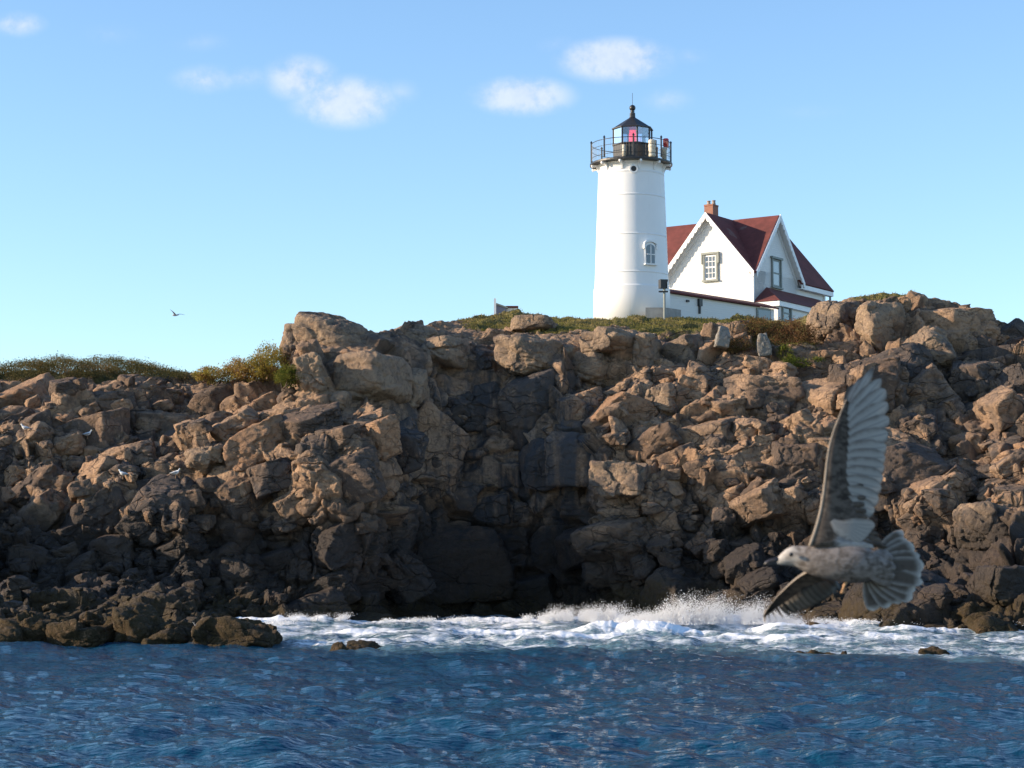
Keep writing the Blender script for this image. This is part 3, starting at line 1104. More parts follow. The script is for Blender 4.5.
    # porch post at the far corner
    b = MB(); p = hp(-7.4, E - 0.1, 0)
    b.tube([Vector((p.x, p.y, EAVE + low - .2)), Vector((p.x, p.y, 15.0))], 0.07, 8); b.build('corner_post', M_GREYTRIM, root)
    # windows
    def window(out, side, ctr, w_, h_, frame_mat, pane_mat_, cols, rows, ears=False, sash=M_TRIM):
        f = MB()
        t_ = 0.12
        f.box(ctr + side * (-w_ / 2 - t_ / 2) + out * .05, (t_, 0.14, h_ + 0.1), (side, out, UP))
        f.box(ctr + side * (w_ / 2 + t_ / 2) + out * .05, (t_, 0.14, h_ + 0.1), (side, out, UP))
        f.box(ctr + UP * (h_ / 2 + .11) + out * .07, (w_ + 3.6 * t_, 0.2, 0.13), (side, out, UP))
        f.box(ctr - UP * (h_ / 2 + .09) + out * .07, (w_ + 3 * t_, 0.22, 0.09), (side, out, UP))
        if ears:
            for sg in (-1, 1):
                f.box(ctr + side * (sg * (w_ / 2 + t_ * 1.45)) + UP * (h_ / 2 - .24) + out * .08, (t_ * .9, 0.16, 0.56), (side, out, UP))
        win = f.build('window', frame_mat, root)
        g = MB(); g.box(ctr + out * .02, (w_, 0.03, h_), (side, out, UP)); pn = g.build('pane', pane_mat_, root); pn.parent = win
        s = MB()
        for k in range(cols + 1):
            wd = 0.075 if k in (0, cols) else 0.035
            s.box(ctr + side * (-w_ / 2 + .035 + (w_ - .07) * k / cols) + out * .045, (wd, 0.03, h_), (side, out, UP))
        for k in range(rows + 1):
            wd = 0.09 if k in (0, rows) else (0.085 if k * 2 == rows else 0.035)
            s.box(ctr + UP * (-h_ / 2 + .04 + (h_ - .08) * k / rows) + out * .05, (w_ - .005, 0.03, wd), (side, out, UP))
        q = s.build('sash', sash, root); q.parent = win
        return win
    cA = hp(HW, 0.13, 0)
    window(HA, HB, Vector((cA.x, cA.y, EAVE)) + UP * 0.30, 0.78, 1.50, M_GREYTRIM, M_PANE, 3, 4, True)
    cB = hp(-0.1, HW, 0)
    window(HB, -HA, Vector((cB.x, cB.y, EAVE)) + UP * 0.06, 1.05, 1.66, M_GREYTRIM, M_CURTAIN, 1, 2, False, M_GREYTRIM)
    # chimney on the long ridge, behind the sunlit gable's peak
    ch = MB()
    c0 = hp(0, -1.45, RISE - 0.28)
    ch.box(c0 + UP * 0.45, (0.72, 0.62, 1.9), (HA, HB, UP))
    ch.box(c0 + UP * 1.46, (0.76, 0.66, 0.10), (HA, HB, UP))
    chim = ch.build('chimney', M_BRICK, root); chim.parent = roof
    cp = MB()
    for s_ in (-0.18, 0.18):
        cp.lathe(c0 + HB * s_ + UP * 1.52, [(0.11, 0), (0.13, 0.02), (0.10, 0.20), (0.13, 0.23), (0.13, 0.27), (0.05, 0.28)], 12)
    pots = cp.build('chimney_pot', M_POT, root); pots.parent = chim
    # porch along the shaded side: low walls, white cornice, hipped red roof
    p1, p2, f1 = 2.75, -6.2, 4.55
    zc = zat(301.0, (hp(2.8, 4.6, 0)).y) - EAVE
    zt = zat(287.6, hp(1.0, HW, 0).y) - EAVE
    b = MB()
    b.slab([hp(p1, HW + .012, gz), hp(p1, f1, gz), hp(p2, f1, gz), hp(p2, HW + .012, gz)], UP * (zc - gz - 0.02))
    porch = b.build('porch', M_CLAP, root)
    b = MB()
    b.slab([hp(p1 + .22, HW + .014, zc - .30), hp(p1 + .22, f1 + .22, zc - .30), hp(p2, f1 + .22, zc - .30), hp(p2, HW + .014, zc - .30)], UP * 0.31)
    o = b.build('porch_cornice', M_TRIM, root); o.parent = porch
    b = MB()
    A1, A2, A3, A4 = hp(p1 + .3, HW + .016, zc + .02), hp(p1 + .3, f1 + .3, zc + .02), hp(p2, f1 + .3, zc + .02), hp(p2, HW + .016, zc + .02)
    T1, T2 = hp(p1 - 1.55, HW + .016, zt), hp(p2, HW + .016, zt)
    b.add([A1, A2, A3, A4, T1, T2], [(0, 1, 4), (1, 2, 5, 4), (2, 3, 5), (3, 0, 4, 5), (3, 2, 1, 0)])
    o = b.build('porch_roof', M_ROOF, root); o.parent = porch
    cw = hp(1.65, f1, 0)
    w1 = window(HB, -HA, Vector((cw.x, cw.y, zat(313.4, cw.y))), 1.0, 0.95, M_GREYTRIM, M_PANE, 1, 2, False, M_GREYTRIM)


build_house()


def build_passage():
    """long low covered walk that joins the house to the tower"""
    L0 = at(662, 292.2, 114.6)
    R0 = at(774, 309.5, 121.6)
    root = thing('covered_walkway', (L0.x, L0.y, 16.0), 'long low white passage with thin red roof joining house to lighthouse', 'walkway')
    d = Vector((R0.x - L0.x, R0.y - L0.y, 0)).normalized()
    nrm = Vector((d.y, -d.x, 0))
    if nrm.y > 0:
        nrm = -nrm
    back = -nrm
    zl, zr = L0.z, R0.z
    b = MB()
    b.slab([Vector((L0.x, L0.y, 14.5)), Vector((R0.x, R0.y, 14.5)), Vector((R0.x, R0.y, zr)), Vector((L0.x, L0.y, zl))], back * 1.9)
    b.build('wall', M_CLAP, root)
    b = MB()
    e = d * 0.2
    f = nrm * 0.22
    up = UP
    l, r_ = Vector((L0.x, L0.y, zl)), Vector((R0.x, R0.y, zr)) + e
    b.add([l + f, r_ + f, r_ + back * 0.95 + up * 0.36, l + back * 0.95 + up * 0.36, r_ + back * 2.1, l + back * 2.1,
           l + f + up * .1, r_ + f + up * .1, r_ + back * 0.95 + up * 0.46, l + back * 0.95 + up * 0.46, r_ + back * 2.1 + up * .1, l + back * 2.1 + up * .1],
          [(0, 1, 2, 3), (3, 2, 4, 5), (6, 9, 8, 7), (9, 11, 10, 8), (0, 6, 7, 1), (5, 4, 10, 11), (0, 3, 9, 6), (3, 5, 11, 9), (1, 7, 8, 2), (2, 8, 10, 4)])
    b.build('roof', M_ROOF, root)
    # small window and a dark lamp on the wall
    def onwall(px, py):
        u, w = ray(px, py)
        # intersect sight line with the wall plane
        o = Vector((0, 0, CAM_Z)); dd = Vector((u, 1, w))
        k = ((L0 - o).dot(nrm)) / dd.dot(nrm)
        return o + dd * k
    c = onwall(763, 314.6)
    b = MB(); b.box(c + nrm * .03, (1.3, 0.1, 0.7), (d, nrm, UP)); win = b.build('window', M_GREYTRIM, root)
    b = MB(); b.box(c + nrm * .06, (1.1, 0.08, 0.5), (d, nrm, UP)); p = b.build('pane', M_PANE, root); p.parent = win
    c = onwall(699, 302.5)
    b = MB(); b.box(c + nrm * .08, (0.28, 0.16, 0.42), (d, nrm, UP)); b.box(c + nrm * .05 - UP * .4, (0.12, 0.1, 0.5), (d, nrm, UP)); b.build('meter_box', M_BLACK, root)
    c = onwall(687, 301)
    b = MB(); b.box(c + nrm * .05, (0.2, 0.1, 0.12), (d, nrm, UP)); b.build('wall_lamp', M_BLACK, root)


build_passage()


def build_station_bits():
    # concrete pad in front of the tower and the instrument post on it
    Yb = 110.4
    a, b_ = at(645.5, 307.5, Yb), at(682.5, 307.5, Yb)
    zb = 14.8
    m = MB()
    m.slab([Vector((a.x, Yb, zb)), Vector((at(665, 308, Yb).x, Yb - .0, zb)), Vector((b_.x, Yb + 1.0, zb)), Vector((a.x + 0.6, Yb + 1.8, zb))], UP * (a.z - zb))
    o = m.build('concrete_footing', M_CONC, None, origin=(a.x, Yb, zb))
    tag(o, 'low grey concrete block at the foot of the lighthouse', 'footing')
    p = at(664.5, 316, Yb - 0.25)
    t = thing('instrument_post', (p.x, p.y, 15.6), 'slim dark post carrying a black floodlight box before the tower', 'post')
    zt = zat(283, p.y)
    m = MB(); m.tube([Vector((p.x, p.y, 15.2)), Vector((p.x, p.y, zt))], 0.065, 8); m.build('pole', M_GREYTRIM, t)
    q = at(663.2, 285, p.y)
    m = MB(); m.box(q + UP * 0.05, (0.42, 0.34, 0.48), (Vector((.9, .3, 0)).normalized(), Vector((-.3, .9, 0)).normalized(), UP)); m.box(q - UP * .36, (0.5, 0.2, 0.07)); fl = m.build('floodlight', M_BLACK, t)
    m = MB(); m.box(q + Vector((0.24, -0.05, -0.02)), (0.05, 0.26, 0.36)); h = m.build('lens', M_TRIM, t); h.parent = fl
    # small shed whose roof shows over the ridge
    sy = 122.0
    s0 = at(495.6, 309.2, sy)
    base = 13.5
    t = thing('storage_shed', (s0.x, sy, base), 'small grey shed with red and white far end peeping over the ridge', 'shed')
    A, B, C, D = at(495.9, 304.0, sy), at(506.5, 308.6, sy), at(517.6, 307.7, sy + 3), at(517.6, 312.2, sy + 3)
    m = MB(); m.slab([Vector((A.x, sy, base)), Vector((B.x, sy, base)), B, A], Vector((0, 3, 0))); m.build('wall', simple_mat('slate_blue_boards', (0.10, 0.12, 0.18), 0.7, 0.15), t)
    m = MB(); m.slab([Vector((B.x + .02, sy + .3, base)), Vector((C.x, sy + .3, base)), at(517.6, 308.0, sy + .3), at(506.4, 308.0, sy + .3)], Vector((0, 2.5, 0))); m.build('annex', M_TRIM, t)
    m = MB(); q1, q2 = at(505.8, 307.5, sy + .2), at(518.3, 307.5, sy + .2)
    m.slab([q1, q2, q2 + UP * .1, q1 + UP * .1], Vector((0, 2.8, 0))); m.build('annex_roof', M_ROOF, t)
    m = MB(); m.slab([A + Vector((-.1, -.08, 0)), B + Vector((.08, -.08, 0)), B + Vector((.08, -.08, .09)), A + Vector((-.1, -.08, .1))], Vector((0, 3.2, 0))); m.build('roof', M_GREYTRIM, t)
    p1 = at(495.0, 298.5, sy - .3)
    m = MB(); m.box((p1.x, sy - .3, (p1.z + base) / 2), (0.13, 0.13, p1.z - base))
    o = m.build('white_post', M_TRIM, None, origin=(p1.x, sy - .3, base)); tag(o, 'thin white post standing against the grey shed on the ridge', 'post')


build_station_bits()

# ------------------------------------------------------------------ the sea
def ocean_tile(L, N, wind, seed, wdir, small=0.05):
    rs = np.random.RandomState(seed)
    k1 = 2 * np.pi * np.fft.fftfreq(N, L / N)
    kx, ky = np.meshgrid(k1, k1, indexing='ij')
    k = np.hypot(kx, ky)
    k[0, 0] = 1e-6
    Lw = wind ** 2 / 9.81
    cosf = (kx * math.cos(wdir) + ky * math.sin(wdir)) / k
    P = np.exp(-1.0 / (k * Lw) ** 2) / k ** 4 * (0.25 + 0.75 * cosf ** 2) * np.exp(-(k * small) ** 2)
    P[0, 0] = 0
    H = (rs.randn(N, N) + 1j * rs.randn(N, N)) * np.sqrt(P)
    h = np.fft.ifft2(H).real
    s = h.std()
    dx = np.fft.ifft2(-1j * kx / k * H).real
    dy = np.fft.ifft2(-1j * ky / k * H).real
    return h / s, dx / s, dy / s


def tile_sample(T, L, x, y):
    N = T[0].shape[0]
    fx, fy = (x / L * N) % N, (y / L * N) % N
    i, j = np.floor(fx).astype(int), np.floor(fy).astype(int)
    a, b = fx - i, fy - j
    i2, j2 = (i + 1) % N, (j + 1) % N
    i, j = i % N, j % N
    return [t[i, j] * (1 - a) * (1 - b) + t[i2, j] * a * (1 - b) + t[i, j2] * (1 - a) * b + t[i2, j2] * a * b for t in T]


def on_water(px, py):
    u, w = ray(px, py)
    Y = -CAM_Z / w
    return u * Y, Y


# outer edge of the white water (photo points on the sea surface), left to right
FOAM_EDGE = [(-60, 700, 0), (150, 628, 0), (185, 632, 0), (250, 641, 0), (292, 648, 0), (400, 651, 0), (520, 651, 0), (620, 654, 0), (700, 656, 0), (800, 657, 0), (900, 659, 0), (1000, 659, 0), (1100, 658, 0)]


def sea_fields(x, y):
    """surf strength and raised water for points of the sea"""
    px = 512 + FPX * x / np.maximum(y, 1) * 0.996
    py = 562 + FPX * CAM_Z / np.maximum(y, 1) * 1.0
    q = np.stack([x * 0.22, y * 0.10, np.zeros_like(x)], 1)
    nz = fbm(q, 301, 4)
    edge_py = np.interp(px, [a for a, b, c in FOAM_EDGE], [b for a, b, c in FOAM_EDGE])
    edge_y = FPX * CAM_Z / (edge_py - 562)
    f = smooth01(y - edge_y + 3.2 * nz, -1.5, 5.0) * smooth01(px, 150, 215) * (y < 125)
    # breaking crests: (px, metres away, half length in px, half depth m, height m)
    lift = np.zeros_like(x)
    crest = np.zeros_like(x)
    for cx, cy, hx, hy, hh in ((600, 84, 62, 2.2, 0.5), (635, 75, 60, 1.7, 0.62), (720, 80, 60, 2.4, 0.55), (790, 78, 60, 2.0, 0.35), (860, 80, 60, 2.0, 0.42), (930, 77, 60, 1.6, 0.3),
                               (310, 84, 60, 2.2, 0.5), (262, 78, 40, 1.6, 0.35), (420, 86, 60, 2.0, 0.40), (500, 88, 60, 1.8, 0.4), (250, 84, 40, 1.6, 0.5), (470, 74, 90, 1.5, 0.2), (560, 70, 80, 1.5, 0.22), (760, 69, 90, 1.4, 0.22), (355, 74, 60, 1.4, 0.25), (890, 68, 70, 1.2, 0.18)):
        d = ((px - cx) / hx) ** 2
        wy = (y - cy + 0.9 * nz + 0.5 * np.sin(px * 0.05)) / hy
        prof = np.where(wy < 0, np.exp(-(wy / 0.55) ** 2), np.exp(-(wy / 1.3) ** 2))
        l_ = hh * np.exp(-d) * prof
        lift = np.maximum(lift, l_)
        crest = np.maximum(crest, np.clip(l_ * 2.0, 0, 1) * smooth01(wy, -0.75, 0.1))
    return f, lift, crest, px, py


def build_sea():
    T1 = ocean_tile(46.0, 512, 3.4, 5, R(20), 0.07)
    T2 = ocean_tile(17.3, 256, 2.4, 9, R(-35), 0.05)
    T3 = ocean_tile(7.7, 128, 1.5, 21, R(60), 0.03)
    u = np.concatenate([np.linspace(-9, -0.30, 30, endpoint=False), np.linspace(-0.30, 0.30, 980), np.linspace(0.30, 9, 31)[1:]])
    ys = [3.0]
    while ys[-1] < 14:
        ys.append(ys[-1] * 1.06)
    while ys[-1] < 125:
        ys.append(ys[-1] + max(0.05, ys[-1] ** 2 / (FPX * CAM_Z) * 0.62))
    while ys[-1] < 9000:
        ys.append(ys[-1] * 1.25)
    ys = np.array(ys)
    Yg, Ug = np.meshgrid(ys, u, indexing='ij')
    x, y = (Ug * Yg).ravel(), Yg.ravel()
    h1, dx1, dy1 = tile_sample(T1, 46.0, x, y)
    h2, dx2, dy2 = tile_sample(T2, 17.3, x * math.cos(.6) - y * math.sin(.6), x * math.sin(.6) + y * math.cos(.6))
    h3, dx3, dy3 = tile_sample(T3, 7.7, x * math.cos(1.1) - y * math.sin(1.1), x * math.sin(1.1) + y * math.cos(1.1))
    patch = 0.75 + 0.45 * fbm(np.stack([x * 0.06, y * 0.045, x * 0], 1), 77, 3)
    foam, lift, crest, px, py = sea_fields(x, y)
    fade = 1 - smooth01(y, 160, 400)
    z = (0.055 * h1 + 0.038 * h2 * patch + 0.017 * h3 * patch) * fade
    ch = 0.07 * fade
    x2 = x + ch * dx1 + 0.035 * dx2 * fade
    y2 = y + ch * dy1 + 0.035 * dy2 * fade
    rag = fbm(np.stack([x * 1.1, y * 0.8, x * 0 + 3], 1), 400, 4, 0.6)
    z = z + 0.75 * lift * (1 + 0.2 * rag) + foam * 0.06 * fbm(np.stack([x * 0.9, y * 0.6, x * 0], 1), 420, 4, 0.6) + foam * 0.02 * rag
    o = mesh_from('sea', np.stack([x2, y2, z], 1), grid_faces(len(ys), len(u)), water_material(), smooth=True,
                  attrs={'foam': foam, 'crest': crest, 'patch': patch})
    tag(o, kind='structure')
    return o


def water_material():
    m, t = new_mat('sea_water')
    geo = t.n('ShaderNodeNewGeometry')
    pos = geo.outputs['Position']
    foam, crest, patch = t.attr('foam'), t.attr('crest'), t.attr('patch')
    p2 = t.scale_vec(pos, (0.75, 0.7, 1.0))
    n1 = t.noise(p2, 0.55, 6.0, 0.62, 0.8)
    n2 = t.noise(p2, 2.6, 6.0, 0.65, 0.6)
    n3 = t.noise(p2, 9.0, 4.0, 0.65)
    # ragged lace of foam
    lace = t.math('ADD', t.math('MULTIPLY', n1, 0.45), t.math('ADD', t.math('MULTIPLY', n2, 0.40), t.math('MULTIPLY', n3, 0.15)))
    amount = t.math('ADD', t.math('MULTIPLY', foam, 0.45), t.math('MULTIPLY', crest, 0.34))
    fm = t.step(t.math('ADD', lace, amount), 0.90, 1.10)
    fm = t.math('MULTIPLY', fm, t.step(foam, 0.03, 0.3))
    deep = t.mix(n1, (0.002, 0.036, 0.076), (0.003, 0.050, 0.098))
    teal = t.mix(n2, (0.05, 0.13, 0.17), (0.16, 0.27, 0.31))
    c = t.mix(t.math('MULTIPLY', foam, 0.9), deep, teal)
    # weed-brown patches of lit rock reflection are left to the reflection itself
    rp = t.scale_vec(pos, (0.42, 1.0, 1.0))
    ripple = t.math('ADD', t.noise(rp, 4.5, 4.0, 0.55, 0.12), t.math('MULTIPLY', t.noise(rp, 13.0, 3.0, 0.55, 0.1), 0.35))
    nr = t.bump(ripple, 1.0, 0.12)
    w = t.n('ShaderNodeBsdfPrincipled')
    t.put(w.inputs['Base Color'], c)
    w.inputs['Roughness'].default_value = 0.07
    w.inputs['IOR'].default_value = 1.33
    w.inputs['Specular IOR Level'].default_value = 0.34
    t.put(w.inputs['Normal'], nr)
    f = t.n('ShaderNodeBsdfPrincipled')
    t.put(f.inputs['Base Color'], t.mix(n3, (0.78, 0.82, 0.84), (0.92, 0.93, 0.94)))
    f.inputs['Roughness'].default_value = 0.85
    f.inputs['Specular IOR Level'].default_value = 0.2
    t.put(f.inputs['Normal'], t.bump(t.math('ADD', n2, t.math('MULTIPLY', n3, 0.6)), 0.6, 0.12))
    mx = t.n('ShaderNodeMixShader')
    t.put(mx.inputs[0], fm)
    t.t.links.new(w.outputs[0], mx.inputs[1])
    t.t.links.new(f.outputs[0], mx.inputs[2])
    o = t.n('ShaderNodeOutputMaterial')
    t.t.links.new(mx.outputs[0], o.inputs[0])
    return m


build_sea()

# ------------------------------------------------------------------ single boulders
def cube_sphere(n):
    vs, fs = [], []
    idx = {}
    def vid(p):
        key = tuple(np.round(p, 6))
        if key not in idx:
            idx[key] = len(vs)
            vs.append(p)
        return idx[key]
    lin = np.tan(np.linspace(-math.pi / 4, math.pi / 4, n + 1))
    for axis in range(3):
        for sg in (-1, 1):
            g = {}
            for i in range(n + 1):
                for j in range(n + 1):
                    p = np.zeros(3)
                    p[axis] = sg
                    p[(axis + 1) % 3] = lin[i]
                    p[(axis + 2) % 3] = lin[j]
                    g[i, j] = vid(p)
            for i in range(n):
                for j in range(n):
                    q = (g[i, j], g[i + 1, j], g[i + 1, j + 1], g[i, j + 1])
                    fs.append(q if sg > 0 else q[::-1])
    v = np.array(vs)
    return v / np.linalg.norm(v, axis=1, keepdims=True), np.array(fs)


CS = {n: cube_sphere(n) for n in (14, 28, 48)}


def stone_shape(radii, seed, n=28, cuts=9, sharp=13.0, rough=0.7, yaw=0.0, roll=0.0, dscale=0.5, box=0.9):
    """a block of stone bounded by a dozen flat joints with worn edges"""
    d, f = CS[n]
    rs = np.random.RandomState(seed)
    pl = [np.eye(3)[k] * s for k in range(3) for s in (-1, 1)]
    ds = [box * rs.uniform(0.86, 1.0) for _ in pl]
    for _ in range(cuts):
        v = rs.randn(3)
        pl.append(v / np.linalg.norm(v))
        ds.append(rs.uniform(0.78, 1.06))
    pl, ds = np.array(pl), np.array(ds)
    dot = np.maximum(d @ pl.T, 0) / ds
    r = (dot ** sharp).sum(1) ** (-1.0 / sharp)
    p = d * r[:, None] * np.array(radii)
    p = p @ rot3(rs.uniform(-.12, .12), roll + rs.uniform(-.1, .1), yaw + rs.uniform(-.3, .3)).T
    nr = d / np.array(radii)
    nr /= np.linalg.norm(nr, axis=1, keepdims=True)
    shift = rs.uniform(-50, 50, 3)
    p2, tint = rock_displace(p + shift, nr, np.full(len(p), rough), seed + 500, big=False, scale=dscale)
    return p2 - shift, f, tint


STONES = []


def boulder(px, py, rx, ry, label, name='boulder', depth=None, Y=None, sink=0.30, mat=None, seed=None, n=48, cat='boulder', group=None, **kw):
    loc, nrm = on_cliff(px, py)
    if loc is not None and abs(loc.y - (Y or loc.y)) < 4.5:
        Y = loc.y                     # bedded in the rock face where the sight line meets it
    elif Y is None:
        Y = 100.0
    k = Y / FPX
    dz = depth if depth is not None else 0.8 * (rx + ry) * 0.5 * k
    c = at(px, py, Y + dz * sink)
    p, f, tint = stone_shape((rx * k, dz, ry * k), seed if seed is not None else int(px * 7 + py), n=n, **kw)
    o = mesh_from(name, p + np.array(c), f, mat or M_BOULDER, None, True, origin=tuple(c), attrs={'tint': 0.15 + 0.7 * tint})
    tag(o, label, cat, group)
    STONES.append(o)
    return o


boulder(344, 343, 43, 25, 'broad flat-topped boulder crowning the left headland against the sky', depth=2.6, Y=96.5, n=48, cuts=6, rough=0.3, sink=0.6, sharp=7.0, box=1.0, yaw=-0.25)
boulder(371, 381, 37, 31, 'huge rounded tan boulder jutting out below the flat-topped boulder', depth=2.2, Y=93.6, n=48, cuts=5, rough=0.33, sink=0.35, sharp=7.0, yaw=-0.35)
boulder(294, 350, 15, 28, 'tall leaning boulder at the left end of the headland beside the yellow bushes', depth=1.3, Y=94.8, roll=0.25, cuts=6, rough=0.41)
boulder(312, 376, 18, 25, 'pale upright wedge of rock between the leaning boulder and the huge rounded boulder', depth=1.2, Y=93.6, roll=-0.3, cuts=7, rough=0.41)
boulder(334, 403, 18, 13, 'small angular block tucked under the huge rounded boulder', depth=0.9, Y=92.2, cuts=8, rough=0.41)
boulder(412, 391, 17, 24, 'upright slab leaning on the right side of the huge rounded boulder', depth=1.2, Y=97.0, roll=0.2, rough=0.41)
boulder(414, 338, 28, 13, 'low grey boulder on the skyline right of the flat-topped boulder', depth=2.0, Y=101.0, cuts=6, rough=0.35, sharp=7.0, sink=0.6)
boulder(447, 352, 22, 18, 'grey fractured boulder at the head of the dark gully', depth=1.5, Y=102.2, rough=0.47, yaw=-0.30)
boulder(535, 328, 27, 11, 'dark rounded mound of rock just under the grassy ridge', depth=2.0, Y=105.5, cuts=3, rough=0.2, sharp=5.0, sink=0.6)
boulder(532, 356, 36, 24, 'sunlit boulder with split top above the shaded cove', depth=1.8, Y=101.0, rough=0.47, yaw=-0.60)
boulder(588, 368, 36, 22, 'sloping sunlit slab at the right rim of the shaded cove', depth=1.8, Y=100.0, rough=0.47, roll=0.2, yaw=-0.60)
boulder(612, 341, 27, 13, 'smooth tan boulder below the lighthouse at the edge of the grass', depth=1.6, Y=102.0, cuts=4, rough=0.24, yaw=-0.40)
boulder(646, 351, 14, 22, 'narrow upright boulder with a sunlit left face below the concrete block', depth=1.1, Y=101.2, rough=0.35, yaw=-0.50)
boulder(682, 356, 27, 20, 'wide angular boulder right of the narrow upright boulder', depth=1.5, Y=100.4, roll=-0.35, rough=0.41, yaw=-0.50)
boulder(622, 482, 30, 22, 'bright square-edged block on the sunlit ledge right of the cove', depth=1.4, Y=92.2, cuts=4, rough=0.41, sharp=22, yaw=-0.35)
boulder(660, 402, 26, 20, 'sunlit blocky boulder halfway up the right-hand cliff', depth=1.4, Y=96.5, rough=0.53, yaw=-0.50)
boulder(836, 322, 27, 23, 'rounded boulder at the left end of the high rocky knob', depth=1.8, Y=103.5, rough=0.41, yaw=-0.50)
boulder(880, 328, 17, 29, 'tall pale boulder with a sunlit flank in the rocky knob', depth=1.5, Y=102.2, roll=0.18, cuts=6, rough=0.35, yaw=-0.60)
boulder(926, 350, 29, 23, 'pale leaning slab at the right of the rocky knob', depth=1.4, Y=100.8, roll=-0.45, cuts=6, rough=0.35, yaw=-0.50)
boulder(985, 530, 38, 30, 'large tan boulder low on the right-hand shore', depth=1.8, Y=87.2, rough=0.53, yaw=-0.40)
boulder(1012, 590, 22, 26, 'steep sunlit boulder at the water right of the gull', depth=1.5, Y=81.5, rough=0.47, yaw=-0.60)
boulder(805, 572, 24, 22, 'brown boulder in front of the gull\'s bill', depth=1.3, Y=88.0, rough=0.5)
boulder(160, 430, 30, 19, 'brown squarish boulder on the left slope below the scrub', depth=1.4, Y=95.3, rough=0.47)
boulder(208, 458, 24, 14, 'tan boulder on the left slope right of two standing gulls', depth=1.2, Y=93.8, rough=0.47)

# pale upright stones set in the turf
M_PALE = rock_material('pale_granite', pale=(0.34, 0.31, 0.27), mid=(0.28, 0.26, 0.23), grey=(0.25, 0.24, 0.22), wet_line=-5, joint=0.0)


def standing_stone(px, py, w, h, lean, label):
    Y = 101.5
    k = Y / FPX
    c = at(px, py, Y)
    p, f, tint = stone_shape((w * k, 0.32, h * k), int(px), n=14, cuts=3, sharp=20, rough=0.05, roll=lean, dscale=0.4)
    p[:, 0] *= 1.0 - 0.34 * np.clip(p[:, 2] / (h * k), -0.2, 1)
    o = mesh_from('standing_stone', p + np.array(c), f, M_PALE, None, True, origin=tuple(c), attrs={'tint': 0.45 + 0 * tint})
    tag(o, label, 'stone')
    STONES.append(o)


standing_stone(722.5, 337, 8.0, 13, 0.12, 'pale pointed standing stone in the brush, nearer the lighthouse')
standing_stone(762.8, 345, 7.6, 14, -0.06, 'pale square-topped standing stone in front of the rust-coloured bushes')

# ------------------------------------------------------------------ half-drowned reef in front
def reef(px, py_top, py_base, rx, Y, label, name='reef_rock', depth=1.6, cat='rock', n=48, seed=None, rough=0.8, **kw):
    k = Y / FPX
    zt, zb = zat(py_top, Y), -0.7
    rz = (zt - zb) / 2 * 1.12
    c = Vector((xat(px, Y, py_base), Y, (zt + zb) / 2 - 0.05))
    p, f, tint = stone_shape((rx * k, depth, rz), seed if seed is not None else int(px * 3 + 17), n=n, cuts=10, sharp=9.0, rough=rough, dscale=0.42, **kw)
    o = mesh_from(name, p + np.array(c), f, M_REEF, None, True, origin=tuple(c), attrs={'tint': tint})
    tag(o, label, cat)


reef(38, 610, 648, 40, 66.0, 'weed-brown reef rock at the left end of the low reef')
reef(88, 622, 648, 34, 65.5, 'dark wet saddle of reef rock between two higher reef rocks')
reef(96, 607, 630, 12, 67.5, 'small pale knob poking up behind the low reef', depth=0.5, n=28)
reef(134, 605, 646, 27, 66.0, 'peaked brown reef rock in the middle of the low reef')
reef(178, 622, 646, 32, 65.5, 'low dark reef rock right of the peaked reef rock')
reef(236, 621, 648, 54, 65.0, 'long dark reef rock trailing off at the right end of the low reef', depth=2.0)
reef(367, 642, 651, 33, 62.5, 'small flat rock awash by itself before the foam', depth=0.9, n=28)
reef(140, 634, 650, 150, 67.0, 'long low wet ledge that joins the reef rocks at lower left', name='reef_ledge', depth=1.5)
reef(12, 622, 648, 26, 65.0, 'broken brown reef rock at the left edge, lapped by foam', n=28)
for px, rx, lb in ((806, 10, 'tiny wet rock at the left end of the rocks awash under the gull'), (838, 22, 'flat dark rock awash in the surf under the gull'),
                   (868, 12, 'small brown rock awash between two flatter ones under the gull'), (922, 34, 'long thin rock just breaking the surface at right')):
    reef(px, 650.0, 658, rx * 1.6, 58.0, lb, name='awash_rock', depth=0.5, n=14)
reef(960, 601, 632, 22, 80.0, 'olive weedy rock at the foot of the right-hand shore', n=28)
reef(990, 614, 634, 24, 77.5, 'low brown weedy rock nearest the water at right', n=28)
reef(925, 618, 632, 22, 80.5, 'dark wet rock left of the olive weedy rock', n=28)

# ------------------------------------------------------------------ jointed blocks that make up the broken face of the cliff
def face_px(p):
    """photo coordinates of points (only used to know which part of the cliff they belong to)"""
    e = (p[:, 2] - CAM_Z) / p[:, 1]
    return 512 + FPX * p[:, 0] / (p[:, 1] * math.cos(PITCH) * (1 + e * math.tan(PITCH))), 384 - FPX * np.tan(np.arctan(e) - PITCH)


